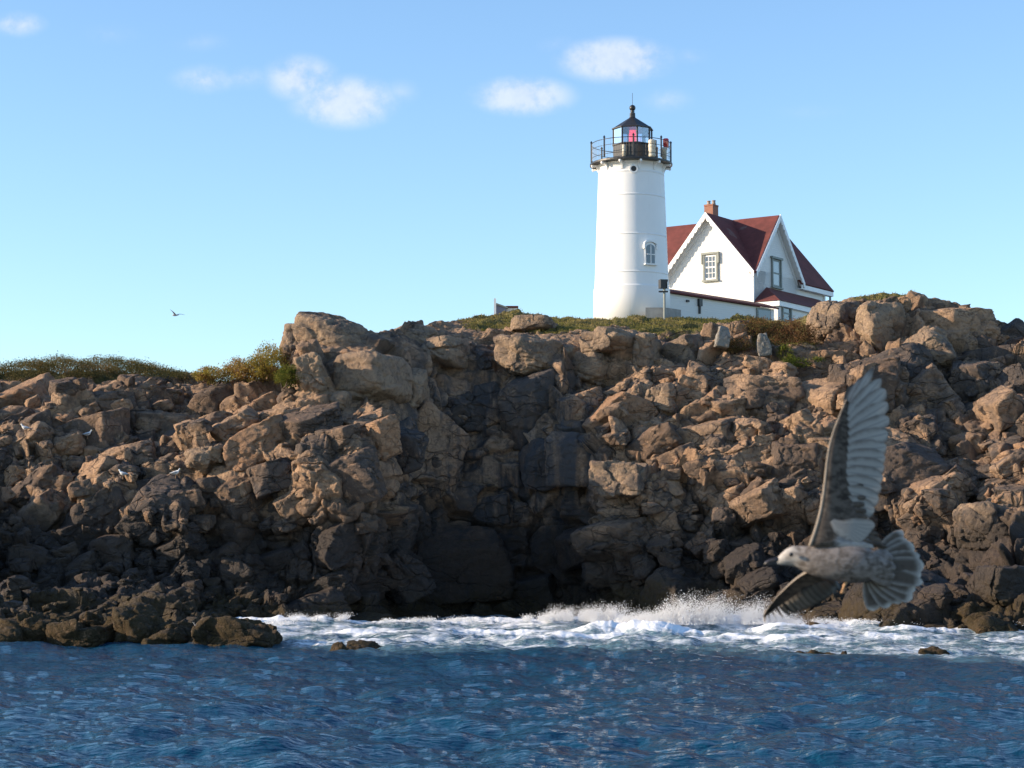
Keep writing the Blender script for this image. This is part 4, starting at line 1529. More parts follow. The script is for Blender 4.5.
def build_blocks():
    rs = np.random.RandomState(77)
    nr, nc = CLIFF.shape[:2]
    V, F, T, S = [], [], [], []
    off = 0
    placed_all = np.zeros((6000, 4))
    placed_n = 0
    keep_out = []
    for o in STONES:
        dm = o.dimensions
        keep_out.append((o.location.x, o.location.z, max(dm.x, 0.4) * 0.5, max(dm.z, 0.4) * 0.5))
    keep_out = np.array(keep_out)
    Jm = rot3(0.16, -0.26, -0.22)
    # (how many tries, smallest, largest half size, mesh density, how far apart)
    for lvl, (tries, r0, r1, n, gap) in enumerate(((2200, 1.0, 2.15, 30, 0.78), (6500, 0.48, 0.95, 14, 0.70), (9500, 0.20, 0.44, 7, 0.70))):
        if n not in CS:
            CS[n] = cube_sphere(n)
        d, f = CS[n]
        ii = rs.randint(20, nr - 52, tries)
        jj = rs.randint(0, nc, tries)
        # even out the column density
        wx = np.gradient(CLIFF_PX)[jj]
        ok = rs.rand(tries) < wx / wx.max() * 8
        ii, jj = ii[ok], jj[ok]
        pts = CLIFF[ii, jj]
        px, py = face_px(pts)
        big = np.interp(px, [-300, 0, 200, 285, 300, 380, 420, 560, 590, 640, 800, 1024, 1400], [.9, 1, 1, 1, .7, .6, .9, .9, .8, 1, 1, 1, 1])
        dens = np.interp(px, [-300, 200, 280, 300, 385, 410, 570, 600, 640, 1400], [1, 1, .8, .35, .25, .12, .15, .8, 1, 1]) if lvl else np.interp(px, [-300, 1400], [1, 1])
        top_ = np.interp(px, [s[0] for s in SKYLINE], [s[1] for s in SKYLINE])
        for k in range(len(pts)):
            p = pts[k]
            if p[2] < -0.4 or py[k] < top_[k] + (16, 9, 4)[lvl] or CLIFF_GRASS[ii[k], jj[k]] > 0.35 or rs.rand() > dens[k]:
                continue
            if 725 < px[k] < 830 and py[k] < 364:
                continue
            if 430 < px[k] < 830 and py[k] < (372, 350, 340)[lvl]:
                continue
            if px[k] < 310 and py[k] > (545, 575, 700)[lvl]:
                continue
            if px[k] < 300 and py[k] < (402, 389, 383)[lvl]:
                continue
            slab = 385 < px[k] < 600 or (285 < px[k] < 392 and py[k] > 425)
            if slab and lvl and rs.rand() > 0.4:
                continue
            r = (r0 + (r1 - r0) * rs.rand() ** 1.6) * big[k] * (1.45 if slab and not lvl else 1.0)
            placed = placed_all[:placed_n]
            if placed_n:
                dd = np.sqrt(((placed[:, :3] - p) ** 2).sum(1))
                near = dd < gap * (placed[:, 3] + r)
                if (near & (placed[:, 3] < 2.2 * r) & (placed[:, 3] > 0.4 * r)).any():
                    continue
            hit = ((p[0] - keep_out[:, 0]) / (keep_out[:, 2] + 0.5 * r)) ** 2 + ((p[2] - keep_out[:, 1]) / (keep_out[:, 3] + 0.5 * r)) ** 2
            if (hit < 1).any():
                continue
            placed_all[placed_n] = (p[0], p[1], p[2], r)
            placed_n += 1
            ax = np.array((rs.uniform(0.95, 1.45), rs.uniform(0.55, 0.75) if slab else rs.uniform(0.75, 1.05), rs.uniform(0.62, 1.0))) * r
            pl = [np.eye(3)[a] * sg for a in range(3) for sg in (-1, 1)]
            ds = [rs.uniform(0.80, 1.0) for _ in pl]
            for _ in range(rs.randint(5, 11)):
                v = rs.randn(3)
                pl.append(v / np.linalg.norm(v))
                ds.append(rs.uniform(0.72, 1.05))
            dot = np.maximum(d @ np.array(pl).T, 0) / np.array(ds)
            sh = rs.uniform(24, 60)
            rad = (dot ** sh).sum(1) ** (-1.0 / sh)
            q = (d * rad[:, None] * ax) @ (Jm @ rot3(rs.normal(0, .16), rs.normal(0, .22), rs.normal(0, .42))).T
            sunk = rs.uniform(0.25, 0.75) if not slab else rs.uniform(0.45, 0.75)
            q = q + p + np.array((0, sunk * ax[1], -0.12 * ax[2]))
            V.append(q)
            F.append(f + off)
            off += len(q)
            T.append(np.full(len(q), rs.rand()))
            S.append(np.full(len(q), 1.0 if (385 < px[k] < 590 and py[k] > 350) else (0.5 if (890 < px[k] < 1020 and 365 < py[k] < 490) else 0.0)))  # per block: cove stain with painted shade, recess painted shade
    v, f, t, s = np.concatenate(V), np.concatenate(F), np.concatenate(T), np.concatenate(S)
    o_ = fbm(v * 1.7, 801, 4, 0.6) * 0.055 + fbm(v * 0.7, 811, 2) * 0.05
    rg = 1 - np.abs(fbm(v * np.array((1.1, 1.1, 1.8)), 851, 3))
    chip = -0.10 * smooth01(rg, 0.72, 0.98) + 0.03 * fbm(v * 4.5, 861, 3, 0.6)
    o_ = o_ + chip * 0.6
    v[:, 1] -= chip
    v = v + np.stack([o_, fbm(v * 1.7 + 9, 821, 4, 0.6) * 0.05, fbm(v * 1.7 + 19, 831, 4, 0.6) * 0.05], 1)
    tint = np.clip(0.05 + 0.80 * t + 0.16 * fbm(v * 0.5, 841, 2), 0, 1)
    o = mesh_from('cliff_ledges', v, f, M_CLIFF, None, True, attrs={'tint': tint, 'grass': np.zeros(len(v)), 'stain_shade': s})
    tag(o, kind='structure')
    print('blocks', len(V), len(v))


bpy.context.view_layer.update()
build_blocks()
bpy.context.view_layer.update()


def on_scene(px, py):
    u, w = ray(px, py)
    ok, loc, nrm, _, ob, _ = scene.ray_cast(bpy.context.evaluated_depsgraph_get(), Vector((0, 0, CAM_Z)), Vector((u, 1, w)).normalized())
    return (loc, nrm) if ok else (None, None)

# ------------------------------------------------------------------ scrub, bushes and grass
def leaf_mat(name, cols):
    m, t = new_mat(name)
    a = t.attr('hue')
    r = t.n('ShaderNodeValToRGB')
    t.put(r.inputs[0], a)
    el = r.color_ramp.elements
    while len(el) < len(cols):
        el.new(0.5)
    for i, c in enumerate(cols):
        el[i].position = i / (len(cols) - 1.0)
        el[i].color = c + (1,)
    d = t.n('ShaderNodeBsdfDiffuse')
    t.put(d.inputs[0], r.outputs[0])
    tr = t.n('ShaderNodeBsdfTranslucent')
    t.put(tr.inputs[0], r.outputs[0])
    mx = t.n('ShaderNodeMixShader')
    mx.inputs[0].default_value = 0.3
    t.t.links.new(d.outputs[0], mx.inputs[1])
    t.t.links.new(tr.outputs[0], mx.inputs[2])
    o = t.n('ShaderNodeOutputMaterial')
    t.t.links.new(mx.outputs[0], o.inputs[0])
    return m


M_SCRUB = leaf_mat('scrub_leaf', [(0.06, 0.06, 0.025), (0.10, 0.09, 0.035), (0.15, 0.115, 0.05), (0.17, 0.105, 0.06)])
M_YELLOW = leaf_mat('yellow_leaf', [(0.13, 0.13, 0.03), (0.27, 0.22, 0.045), (0.33, 0.24, 0.07), (0.22, 0.10, 0.05)])
M_GREENB = leaf_mat('green_leaf', [(0.05, 0.07, 0.015), (0.10, 0.115, 0.025), (0.17, 0.16, 0.035)])
M_RUST = leaf_mat('rust_leaf', [(0.10, 0.055, 0.03), (0.17, 0.085, 0.045), (0.13, 0.09, 0.035), (0.09, 0.08, 0.03)])
M_GRASS = leaf_mat('grass_blade', [(0.12, 0.125, 0.035), (0.20, 0.175, 0.055), (0.28, 0.22, 0.09)])
M_TWIG = simple_mat('twig', (0.09, 0.06, 0.04), 0.9, 0.2)


def leaf_quads(c, rs, size, up=0.3):
    """c (n,3) centres -> verts, faces of small folded leaves"""
    n = len(c)
    a = rs.randn(n, 3)
    a[:, 2] = np.abs(a[:, 2]) * 0.8 + up
    a /= np.linalg.norm(a, axis=1, keepdims=True)
    b = np.cross(a, rs.randn(n, 3))
    b /= np.linalg.norm(b, axis=1, keepdims=True)
    s = size * rs.uniform(0.6, 1.35, (n, 1))
    v = np.stack([c - b * s * 0.30, c + a * s * 0.55 - b * s * 0.05, c + a * s * 1.05, c + a * s * 0.5 + b * s * 0.42], 1).reshape(-1, 3)
    f = np.arange(4 * n).reshape(-1, 4)
    return v, f


def bush(name, blobs, n, mat, label, cat, size, seed, hue=(0.0, 1.0), stems=True):
    """blobs: (px, py, Y, rx px, ry px, depth m); foliage spread through uneven clumps"""
    rs = np.random.RandomState(seed)
    pts, hues = [], []
    area = sum(b[3] * b[4] for b in blobs)
    base = at(blobs[0][0], blobs[0][1] + blobs[0][4], blobs[0][2])
    root = thing(name, base, label, cat)
    twigs = MB()
    for bx, by, Y, rx, ry, dp in blobs:
        k = Y / FPX
        m = int(n * rx * ry / area)
        c0 = np.array(at(bx, by, Y))
        nclump = max(4, m // 60)
        cl = rs.randn(nclump, 3)
        cl /= np.linalg.norm(cl, axis=1, keepdims=True)
        cl *= rs.uniform(0.25, 1.0, (nclump, 1)) ** 0.6
        hu = rs.uniform(hue[0], hue[1], nclump)
        ci = rs.randint(0, nclump, m)
        off = rs.randn(m, 3) * 0.17
        p = cl[ci] + off
        p = c0 + p * np.array((rx * k, dp, ry * k))
        pts.append(p)
        hues.append(np.clip(hu[ci] + rs.randn(m) * 0.14, 0, 1))
        if stems:
            for j in range(7):
                q = Vector(c0) + Vector((rs.uniform(-.5, .5) * rx * k, rs.uniform(-.4, .4) * dp, -ry * k * 1.1))
                e = Vector(c0) + Vector(cl[j % nclump] * np.array((rx * k, dp, ry * k))) * 1.05
                twigs.tube([q, (q + e) * 0.5 + Vector((rs.uniform(-.1, .1), 0, .1)), e], [0.03, 0.02, 0.008], 5)
    p = np.concatenate(pts)
    v, f = leaf_quads(p, rs, size)
    mesh_from('foliage', v, f, mat, root, False, attrs={'hue': np.repeat(np.concatenate(hues), 4)})
    if stems:
        twigs.build('stem', M_TWIG, root)


# dense low scrub along the left skyline: one mass
def scrub_band():
    rs = np.random.RandomState(8)
    topc = [(-260, 366), (-60, 362), (0, 360), (30, 357), (60, 354), (100, 354), (140, 357), (160, 363), (185, 372), (200, 376)]
    pts, hues = [], []
    nclump = 620
    for _ in range(nclump):
        px = rs.uniform(-150, 196)
        top = np.interp(px, [a for a, b in topc], [b for a, b in topc])
        Y = rs.uniform(103.5, 109.5)
        base = 384 if px < 40 else 377
        py = rs.uniform(top + 5.0, max(base, top + 4))
        k = Y / FPX
        m = 130
        c = np.array(at(px, py, Y)) + rs.randn(m, 3) * np.array((5.0 * k, 0.5, 1.9 * k))
        pts.append(c)
        hues.append(np.clip(rs.uniform(0, 0.85) + rs.randn(m) * 0.16, 0, 1))
    p = np.concatenate(pts)
    v, f = leaf_quads(p, rs, 0.075, 0.6)
    o = mesh_from('scrub', v, f, M_SCRUB, None, False, attrs={'hue': np.repeat(np.concatenate(hues), 4)})
    tag(o, 'low dark green and brown scrub covering the left skyline', 'scrub', kind='stuff')


scrub_band()
bush('bush', [(270, 362, 98, 16, 17, 1.2), (257, 370, 98, 14, 14, 1.2)], 8000, M_YELLOW, 'tallest yellow bush, leaning on the left side of the headland boulders', 'bush', 0.085, 21, (0.1, 0.8))
bush('bush', [(240, 372, 98.5, 16, 12, 1.2)], 5500, M_YELLOW, 'reddish-yellow bush in the middle of the autumn bushes', 'bush', 0.08, 22, (0.5, 1.0))
bush('bush', [(216, 376, 99, 20, 8, 1.2), (204, 376, 99, 12, 6, 1.0)], 5000, M_YELLOW, 'sparse low yellow bush at the left end of the autumn bushes', 'bush', 0.08, 23, (0.2, 1.0))
bush('bush', [(288, 376, 94.5, 13, 11, 0.8)], 4000, M_GREENB, 'small green bush tucked under the tall leaning boulder', 'bush', 0.075, 24)
bush('bush', [(757, 329, 104, 26, 10, 1.6)], 5500, M_RUST, 'rust-brown bush below the house, behind the two standing stones', 'bush', 0.08, 31, (0.2, 1.0))
bush('bush', [(795, 336, 103, 24, 15, 1.4)], 6500, M_RUST, 'dense rust-coloured bush against the left end of the rocky knob', 'bush', 0.08, 32, (0.0, 0.7))
bush('bush', [(738, 346, 102.2, 20, 8, 1.0)], 3200, M_RUST, 'low brown and green bush between the two standing stones', 'bush', 0.075, 33, (0.4, 1.0))
bush('bush', [(803, 362, 100.2, 20, 6, 0.8)], 1200, M_GREENB, 'patch of low green herbs on the ledge below the rust-coloured bush', 'herb', 0.10, 34)
bush('bush', [(786, 352, 101.5, 9, 9, 0.6)], 800, M_GREENB, 'small green shrub right of the square-topped standing stone', 'shrub', 0.10, 35)


def grass_blades():
    rs = np.random.RandomState(4)
    g = CLIFF_GRASS
    ii, jj = np.where((g > 0.4))
    sel = (CLIFF_PX[jj] > 425) & (CLIFF_PX[jj] < 945) & (CLIFF[ii, jj, 1] < 121)
    ii, jj = ii[sel], jj[sel]
    k = rs.randint(0, len(ii), 26000)
    p = CLIFF[ii[k], jj[k]] + np.stack([rs.uniform(-.08, .08, 26000), rs.uniform(-.25, .25, 26000), np.zeros(26000)], 1)
    n = len(p)
    ln = rs.uniform(0.05, 0.13, (n, 1))
    d = np.stack([rs.randn(n) * 0.5 + 0.2, rs.randn(n) * 0.5, np.ones(n)], 1)
    d /= np.linalg.norm(d, axis=1, keepdims=True)
    s = np.cross(d, rs.randn(n, 3))
    s /= np.linalg.norm(s, axis=1, keepdims=True)
    v = np.stack([p - s * 0.022, p + s * 0.022, p + d * ln], 1).reshape(-1, 3)
    clump = np.clip(0.5 + 0.5 * fbm(p * 0.5, 61, 3), 0, 1)
    o = mesh_from('grass', v, np.arange(3 * n).reshape(-1, 3), M_GRASS, None, False, attrs={'hue': np.repeat(np.clip(clump + rs.randn(n) * .12, 0, 1), 3)})
    tag(o, 'short olive grass on the headland around the lighthouse', 'grass', kind='stuff')


grass_blades()

# ------------------------------------------------------------------ gulls
def feather_mat():
    m, t = new_mat('flight_feathers')
    u, v, k = t.attr('fu'), t.attr('fv'), t.attr('fk')
    edge = t.step(t.math('ADD', v, t.math('MULTIPLY', t.math('SUBTRACT', t.noise(t.n('ShaderNodeNewGeometry').outputs['Position'], 30.0, 4.0, 0.6), 0.5), 0.9)), 0.35, 1.05)
    c = t.mix(edge, (0.50, 0.48, 0.45), (0.27, 0.245, 0.225))
    c = t.mix(t.step(v, 0.12, 0.0), c, (0.30, 0.29, 0.29))
    c = t.mix(t.math('MULTIPLY', t.step(u, 0.72, 1.0), t.step(k, 0.2, 0.7)), c, (0.09, 0.08, 0.075))
    c = t.mix(t.step(k, 0.85, 1.0, 0.0, 0.75), c, (0.06, 0.055, 0.05))
    d = t.n('ShaderNodeBsdfDiffuse')
    t.put(d.inputs[0], c)
    tr = t.n('ShaderNodeBsdfTranslucent')
    t.put(tr.inputs[0], c)
    mx = t.n('ShaderNodeMixShader')
    mx.inputs[0].default_value = 0.45
    t.t.links.new(d.outputs[0], mx.inputs[1])
    t.t.links.new(tr.outputs[0], mx.inputs[2])
    o = t.n('ShaderNodeOutputMaterial')
    t.t.links.new(mx.outputs[0], o.inputs[0])
    return m


def plumage_mat(name, a, b, c_pale, scale):
    """mottled small feathers; 'pale' attribute lightens the head and the armpit"""
    m, t = new_mat(name)
    pos = t.n('ShaderNodeNewGeometry').outputs['Position']
    n1 = t.noise(t.scale_vec(pos, (0.65, 1.0, 1.0)), scale, 4.0, 0.6, 0.5)
    n2 = t.noise(pos, scale * 0.25, 3.0)
    c = t.mix(t.step(n1, 0.38, 0.62), a, b)
    c = t.mix(t.step(n2, 0.35, 0.7, 0.0, 0.5), c, b)
    c = t.mix(t.step(t.math('ADD', t.attr('pale'), t.math('MULTIPLY', t.math('SUBTRACT', n1, 0.5), 0.7)), 0.25, 0.85), c, c_pale)
    t.principled(c, 0.85, t.bump(n1, 0.4, 0.006), Specular_IOR_Level=0.2)
    return m


M_FEATHER = feather_mat()
M_PLUME = plumage_mat('body_plumage', (0.075, 0.06, 0.05), (0.23, 0.20, 0.185), (0.46, 0.43, 0.40), 55.0)
M_COVERT = plumage_mat('wing_coverts', (0.028, 0.022, 0.018), (0.105, 0.085, 0.07), (0.36, 0.355, 0.36), 48.0)
M_TAIL = None
M_BILL = simple_mat('dark_bill', (0.035, 0.03, 0.03), 0.35, 0.2)
M_EYE = simple_mat('eye', (0.012, 0.01, 0.01), 0.1, 0.0)
M_FOOT = simple_mat('pinkish_foot', (0.35, 0.20, 0.10), 0.6, 0.15)
M_EDGE = simple_mat('leading_edge', (0.24, 0.20, 0.16), 0.8, 0.15, 20)  # paler than the coverts: light along the wing edge put into the colour

GY = 8.0


def gpt(px, py, d=0.0):
    return np.array(at(px, py, GY + d))


class Bird:
    def __init__(self):
        self.v, self.f, self.mi = [], [], []
        self.at = {'fu': [], 'fv': [], 'fk': [], 'pale': []}

    def add(self, verts, faces, mi, fu=0, fv=0, fk=0, pale=0):
        b = len(self.v)
        n = len(verts)
        self.v += [tuple(p) for p in verts]
        self.f += [tuple(i + b for i in f) for f in faces]
        self.mi += [mi] * len(faces)
        for key, val in (('fu', fu), ('fv', fv), ('fk', fk), ('pale', pale)):
            self.at[key] += list(np.broadcast_to(np.asarray(val, dtype=float), (n,)))

    def feather(self, root, tip, width, nrm, bend, fk, order, mi=2, thick=0.0009, blunt=0.75):
        """one flight feather: curved shaft, narrow root, rounded tip, real thickness"""
        root, tip = np.array(root), np.array(tip)
        ax = tip - root
        L = np.linalg.norm(ax)
        ax = ax / L
        nrm = np.array(nrm) - ax * np.dot(nrm, ax)
        nrm /= np.linalg.norm(nrm)
        side = np.cross(ax, nrm)
        us = np.array([0, .12, .3, .5, .68, .82, .91, .965, 1.0])
        wp = np.array([.45, .7, .92, 1, 1, .93, .76, .5, .12]) if blunt > 0.5 else np.array([.5, .75, .95, 1, .9, .72, .5, .3, .06])
        vs, fu, fv = [], [], []
        for u, w in zip(us, wp):
            c = root + ax * (u * L) + side * (bend * math.sin(u * math.pi / 2) ** 2) + nrm * (order * 0.0011 - 0.012 * u * u)
            for s in (-1, 0, 1):
                for th in (0, 1):
                    vs.append(c + side * (s * w * width / 2) + nrm * ((0.0008 if s == 0 else 0) + th * thick))
                    fu.append(u)
                    fv.append(abs(s))
        fs = []
        for i in range(len(us) - 1):
            a, b = i * 6, i * 6 + 6
            for s in (0, 2):
                fs.append((a + s, a + s + 2, b + s + 2, b + s))
                fs.append((a + s + 1, b + s + 1, b + s + 3, a + s + 3))
            fs += [(a, b, b + 1, a + 1), (a + 4, a + 5, b + 5, b + 4)]
        self.add(vs, fs, mi, fu, fv, fk, 0)

    def loft(self, secs, n, mi, pale=None):
        """secs: list of (centre, axis1 vector, axis2 vector)"""
        vs, fs, pl = [], [], []
        for i, (c, a, b) in enumerate(secs):
            for k in range(n):
                g = 2 * math.pi * k / n
                vs.append(np.array(c) + np.array(a) * math.cos(g) + np.array(b) * math.sin(g))
                pl.append(pale[i] if pale is not None else 0)
        for i in range(len(secs) - 1):
            for k in range(n):
                fs.append((i * n + k, i * n + (k + 1) % n, (i + 1) * n + (k + 1) % n, (i + 1) * n + k))
        fs.append(tuple(range(n))[::-1])
        fs.append(tuple((len(secs) - 1) * n + k for k in range(n)))
        self.add(vs, fs, mi, pale=pl)

    def sheet(self, A, B, nrm, thick, mi, nv=14, pale=None, bulge=1.0):
        """airfoil patch between two edge polylines A (leading) and B (trailing) of equal length"""
        A, B = np.array(A), np.array(B)
        m = len(A)
        nrm = np.array(nrm) / np.linalg.norm(nrm)
        vs, pl = [], []
        for sgn in (-1, 1):
            for i in range(m):
                for j in range(nv):
                    t = j / (nv - 1.0)
                    th = thick * (math.sin(math.pi * (t ** 0.6)) ** 0.8) * (1 - 0.6 * i / m) * bulge + 0.0008
                    vs.append(A[i] * (1 - t) + B[i] * t + nrm * (sgn * th))
                    pl.append(pale(i / (m - 1.0), t) if pale else 0)
        fs = []
        for s in (0, 1):
            o = s * m * nv
            for i in range(m - 1):
                for j in range(nv - 1):
                    q = (o + i * nv + j, o + i * nv + j + 1, o + (i + 1) * nv + j + 1, o + (i + 1) * nv + j)
                    fs.append(q if s else q[::-1])
        o = m * nv
        for i in range(m - 1):
            for j in (0, nv - 1):
                fs.append((i * nv + j, (i + 1) * nv + j, o + (i + 1) * nv + j, o + i * nv + j))
        for j in range(nv - 1):
            for i in (0, m - 1):
                fs.append((i * nv + j, i * nv + j + 1, o + i * nv + j + 1, o + i * nv + j))
        self.add(vs, fs, mi, pale=pl)


def interp_poly(pts, n):
    pts = np.array(pts, dtype=float)
    L = np.concatenate([[0], np.cumsum(np.linalg.norm(np.diff(pts, axis=0), axis=1))])
    s = np.linspace(0, L[-1], n)
    # gentle smoothing through the points
    out = np.stack([np.interp(s, L, pts[:, k]) for k in range(pts.shape[1])], 1)
    for _ in range(2):
        out[1:-1] = 0.25 * out[:-2] + 0.5 * out[1:-1] + 0.25 * out[2:]
    return out


def build_big_gull():
    B = Bird()
    k = GY / FPX                                      # metres per pixel at the bird
    Z1 = lambda x, y: (760 + x / 5.906, 500 + y / 5.906)
    Z2 = lambda x, y: (800 + x / 4.04, 360 + y / 4.04)
    # --- body: bill base to tail root
    secs_px = [(92, 364, 13), (108, 356, 25), (130, 346, 38), (158, 335, 51), (190, 330, 59), (222, 336, 64), (262, 346, 74), (310, 354, 88), (370, 361, 100), (440, 368, 109), (510, 374, 114),
               (575, 379, 112), (632, 384, 102), (685, 389, 82), (730, 394, 56), (770, 398, 32), (800, 400, 14)]
    secs, pale = [], []
    for i, (x, y, h) in enumerate(secs_px):
        px, py = Z1(x, y)
        c = gpt(px, py, 0)
        up = np.array((0.10, 0, 1.0)); up /= np.linalg.norm(up)
        secs.append((c, up * (h / 5.906 * k), np.array((0, 1, 0)) * (h / 5.906 * k * (0.82 if x > 250 else 0.72))))
        pale.append(float(np.interp(x, [92, 180, 250, 330, 420], [0.72, 0.62, 0.36, 0.12, 0.0])))
    B.loft(secs, 28, 0, pale)
    # --- raised wing: leading edge, line where the coverts end, then the flight feathers
    up_d = lambda py: -0.015 + (540 - py) / 170.0 * 0.16       # leans away towards the tip
    lead = [(40, 752), (62, 690), (82, 620), (96, 540), (104, 460), (110, 400), (122, 330), (146, 258), (168, 205), (186, 160)]
    cov = [(300, 760), (262, 690), (232, 640), (214, 560), (208, 480), (208, 410), (210, 345), (206, 290), (208, 245), (206, 180)]
    def W(x, y, extra=0.0):
        px, py = Z2(x, y)
        return gpt(px, py, up_d(py) + extra)
    A = interp_poly([W(x, y, -0.012) for x, y in lead], 26)
    C = interp_poly([W(x, y, 0.012) for x, y in cov], 26)
    nrm = np.array((0.12, -1.0, 0.12))
    B.sheet(A, C, nrm, 0.012, 1, 14, lambda a, t: 0.85 * max(0, 1 - a * 6.5) * min(1, max(0, (t - 0.22) * 4)) + 0.32 * (1 - min(1, t * 9)) + 0.25 * max(0, t - .8))
    # rounded leading edge, the light it catches painted in as a paler colour
    rr = np.interp(np.linspace(0, 1, 26), [0, .5, 1], [0.007, 0.0045, 0.0025])
    B.loft([(a, np.array((1, 0, 0)) * r, np.array((0, 1, 0)) * r) for a, r in zip(A, rr)], 8, 4)
    tips = [(207, 92), (246, 60), (288, 24), (321, 68), (340, 112), (350, 165), (357, 225), (354, 284), (347, 334), (344, 376), (341, 416), (337, 456), (331, 500), (322, 546), (306, 590), (284, 622)]
    roots = [(184, 186), (190, 190), (194, 205), (196, 225), (196, 250), (196, 275), (196, 305), (194, 335), (192, 365), (190, 395), (188, 425), (186, 455), (184, 490), (184, 530), (186, 570), (190, 605)]
    n = len(tips)
    for i in range(n):
        r, tp = roots[i], tips[i]
        w = (0.042 if i < 3 else 0.066) + (0.008 if i > 6 else 0)
        B.feather(W(r[0], r[1], 0.006), W(tp[0], tp[1], 0.03), w, nrm, 0.010 if i < 8 else 0.016, max(0.0, 1.0 - i / 4.5), (n - i) * 0.5, 2, blunt=0.3 if i < 4 else 1.0)
    # two short rows of dark coverts overlapping the flight feathers, ragged
    rs = np.random.RandomState(3)
    for row in range(3):
        for i in range(34):
            t = (i + 0.5 * (row % 2)) / 34.0
            a = C[min(25, int(t * 23) + 1)]
            fi = min(n - 1, max(0, int((1 - t) * n)))
            dirv = np.array(W(tips[fi][0], tips[fi][1])) - np.array(W(roots[fi][0], roots[fi][1]))
            dirv /= np.linalg.norm(dirv)
            rt = a - dirv * (0.050 - 0.018 * row) + np.array((0, -0.004 + 0.002 * row, 0))
            B.feather(rt, rt + dirv * rs.uniform(0.055, 0.075), 0.022, nrm, 0.003, 0, 3 - row, 1, blunt=1.0)
    for i in range(9):
        t = i / 8.0
        rt = W(128 + 6 * i, 650 + 12 * t, -0.012)
        tp = W(215 + 11 * i, 745 - 95 * t + 22 * math.sin(t * 3), -0.006)
        B.feather(rt, tp, 0.048, nrm, 0.012, 0.0, 5 - i * .3, 2)
    # --- far wing, reaching down and away behind the body
    def V(x, y, d):
        px, py = Z1(x, y)
        return gpt(px, py, d)
    leadL = [(330, 400), (262, 428), (205, 468), (140, 528), (85, 585), (45, 640), (18, 690)]
    dl = [0.03, 0.07, 0.12, 0.20, 0.28, 0.35, 0.42]
    covL = [(430, 470), (340, 480), (265, 520), (195, 570), (130, 615), (75, 655), (30, 690)]
    A2 = interp_poly([V(x, y, d) for (x, y), d in zip(leadL, dl)], 18)
    C2 = interp_poly([V(x, y, d + .03) for (x, y), d in zip(covL, dl)], 18)
    nl = np.array((-0.55, -0.70, 0.45))
    B.sheet(A2, C2, nl, 0.010, 1, 10, lambda a, t: 0.25 * (1 - min(1, t * 6)))
    rr = np.interp(np.linspace(0, 1, 18), [0, .5, 1], [0.010, 0.008, 0.004])
    B.loft([(a, np.array((0.5, 0.2, 0.8)) * r, np.array((0, 1, 0)) * r) for a, r in zip(A2, rr)], 8, 4)
    tl = [(8, 702), (40, 700), (75, 695), (112, 690), (150, 684), (188, 677), (225, 668), (262, 656), (300, 641), (336, 624), (370, 606), (402, 586), (432, 562), (458, 538), (480, 512), (492, 492)]
    rl = [(40, 655), (52, 645), (72, 632), (95, 615), (120, 598), (148, 580), (175, 563), (202, 547), (230, 530), (258, 515), (285, 503), (312, 493), (338, 485), (362, 478), (390, 472), (420, 466)]
    for i in range(len(tl)):
        t = i / (len(tl) - 1.0)
        d0 = 0.40 - 0.36 * t
        B.feather(V(rl[i][0], rl[i][1], d0 + 0.01), V(tl[i][0], tl[i][1], d0 + 0.06), 0.046 + .006 * t, nl, -0.006, 0.55 - 0.5 * t, i * 0.4, 5, blunt=1.0)
    # --- tail fan
    tt = [(850, 180), (878, 240), (914, 268), (948, 325), (972, 385), (955, 440), (966, 488), (920, 528), (902, 582), (838, 606), (770, 628), (680, 652)]
    for i, (x, y) in enumerate(tt):
        t = i / 11.0
        r = (700 - 60 * t, 345 + 125 * t)
        B.feather(V(r[0], r[1], 0.01), V(x, y, 0.05 - 0.05 * t), 0.070, (0.15, -1, 0.1), 0.0, 0.0, (i if i < 6 else 11 - i) * 0.6, 3, blunt=1.0 if i % 3 else 0.3)
    # tail coverts
    for i in range(9):
        t = i / 8.0
        B.feather(V(640, 330 + 110 * t, -0.035), V(775 + 26 * math.sin(i * 2.4), 325 + 165 * t, 0.0), 0.045, (0.1, -1, 0.1), 0.0, 0.0, 4 + (i % 2), 0)
    org = np.array(gpt(845, 564))
    m_tail, t = new_mat('tail_feathers')
    u, v = t.attr('fu'), t.attr('fv')
    gp_ = t.noise(t.n('ShaderNodeNewGeometry').outputs['Position'], 45.0, 4.0, 0.65)
    c = t.mix(t.step(t.math('ADD', v, t.math('MULTIPLY', gp_, 0.6)), 0.75, 1.35), (0.13, 0.11, 0.095), (0.36, 0.34, 0.32))
    c = t.mix(t.step(t.math('ADD', u, t.math('MULTIPLY', gp_, 0.2)), 0.88, 1.1), c, (0.60, 0.58, 0.55))
    c = t.mix(t.step(gp_, 0.5, 0.7, 0.0, 0.5), c, (0.07, 0.058, 0.05))
    d_ = t.n('ShaderNodeBsdfDiffuse'); t.put(d_.inputs[0], c)
    tr_ = t.n('ShaderNodeBsdfTranslucent'); t.put(tr_.inputs[0], c)
    mx_ = t.n('ShaderNodeMixShader'); mx_.inputs[0].default_value = 0.35
    t.t.links.new(d_.outputs[0], mx_.inputs[1]); t.t.links.new(tr_.outputs[0], mx_.inputs[2])
    t.t.links.new(mx_.outputs[0], t.n('ShaderNodeOutputMaterial').inputs[0])
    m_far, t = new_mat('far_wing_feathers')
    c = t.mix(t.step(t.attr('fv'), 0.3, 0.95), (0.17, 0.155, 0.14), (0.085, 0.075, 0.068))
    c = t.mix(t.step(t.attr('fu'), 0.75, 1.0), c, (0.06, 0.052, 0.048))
    t.principled(c, 0.8, None, Specular_IOR_Level=0.2)
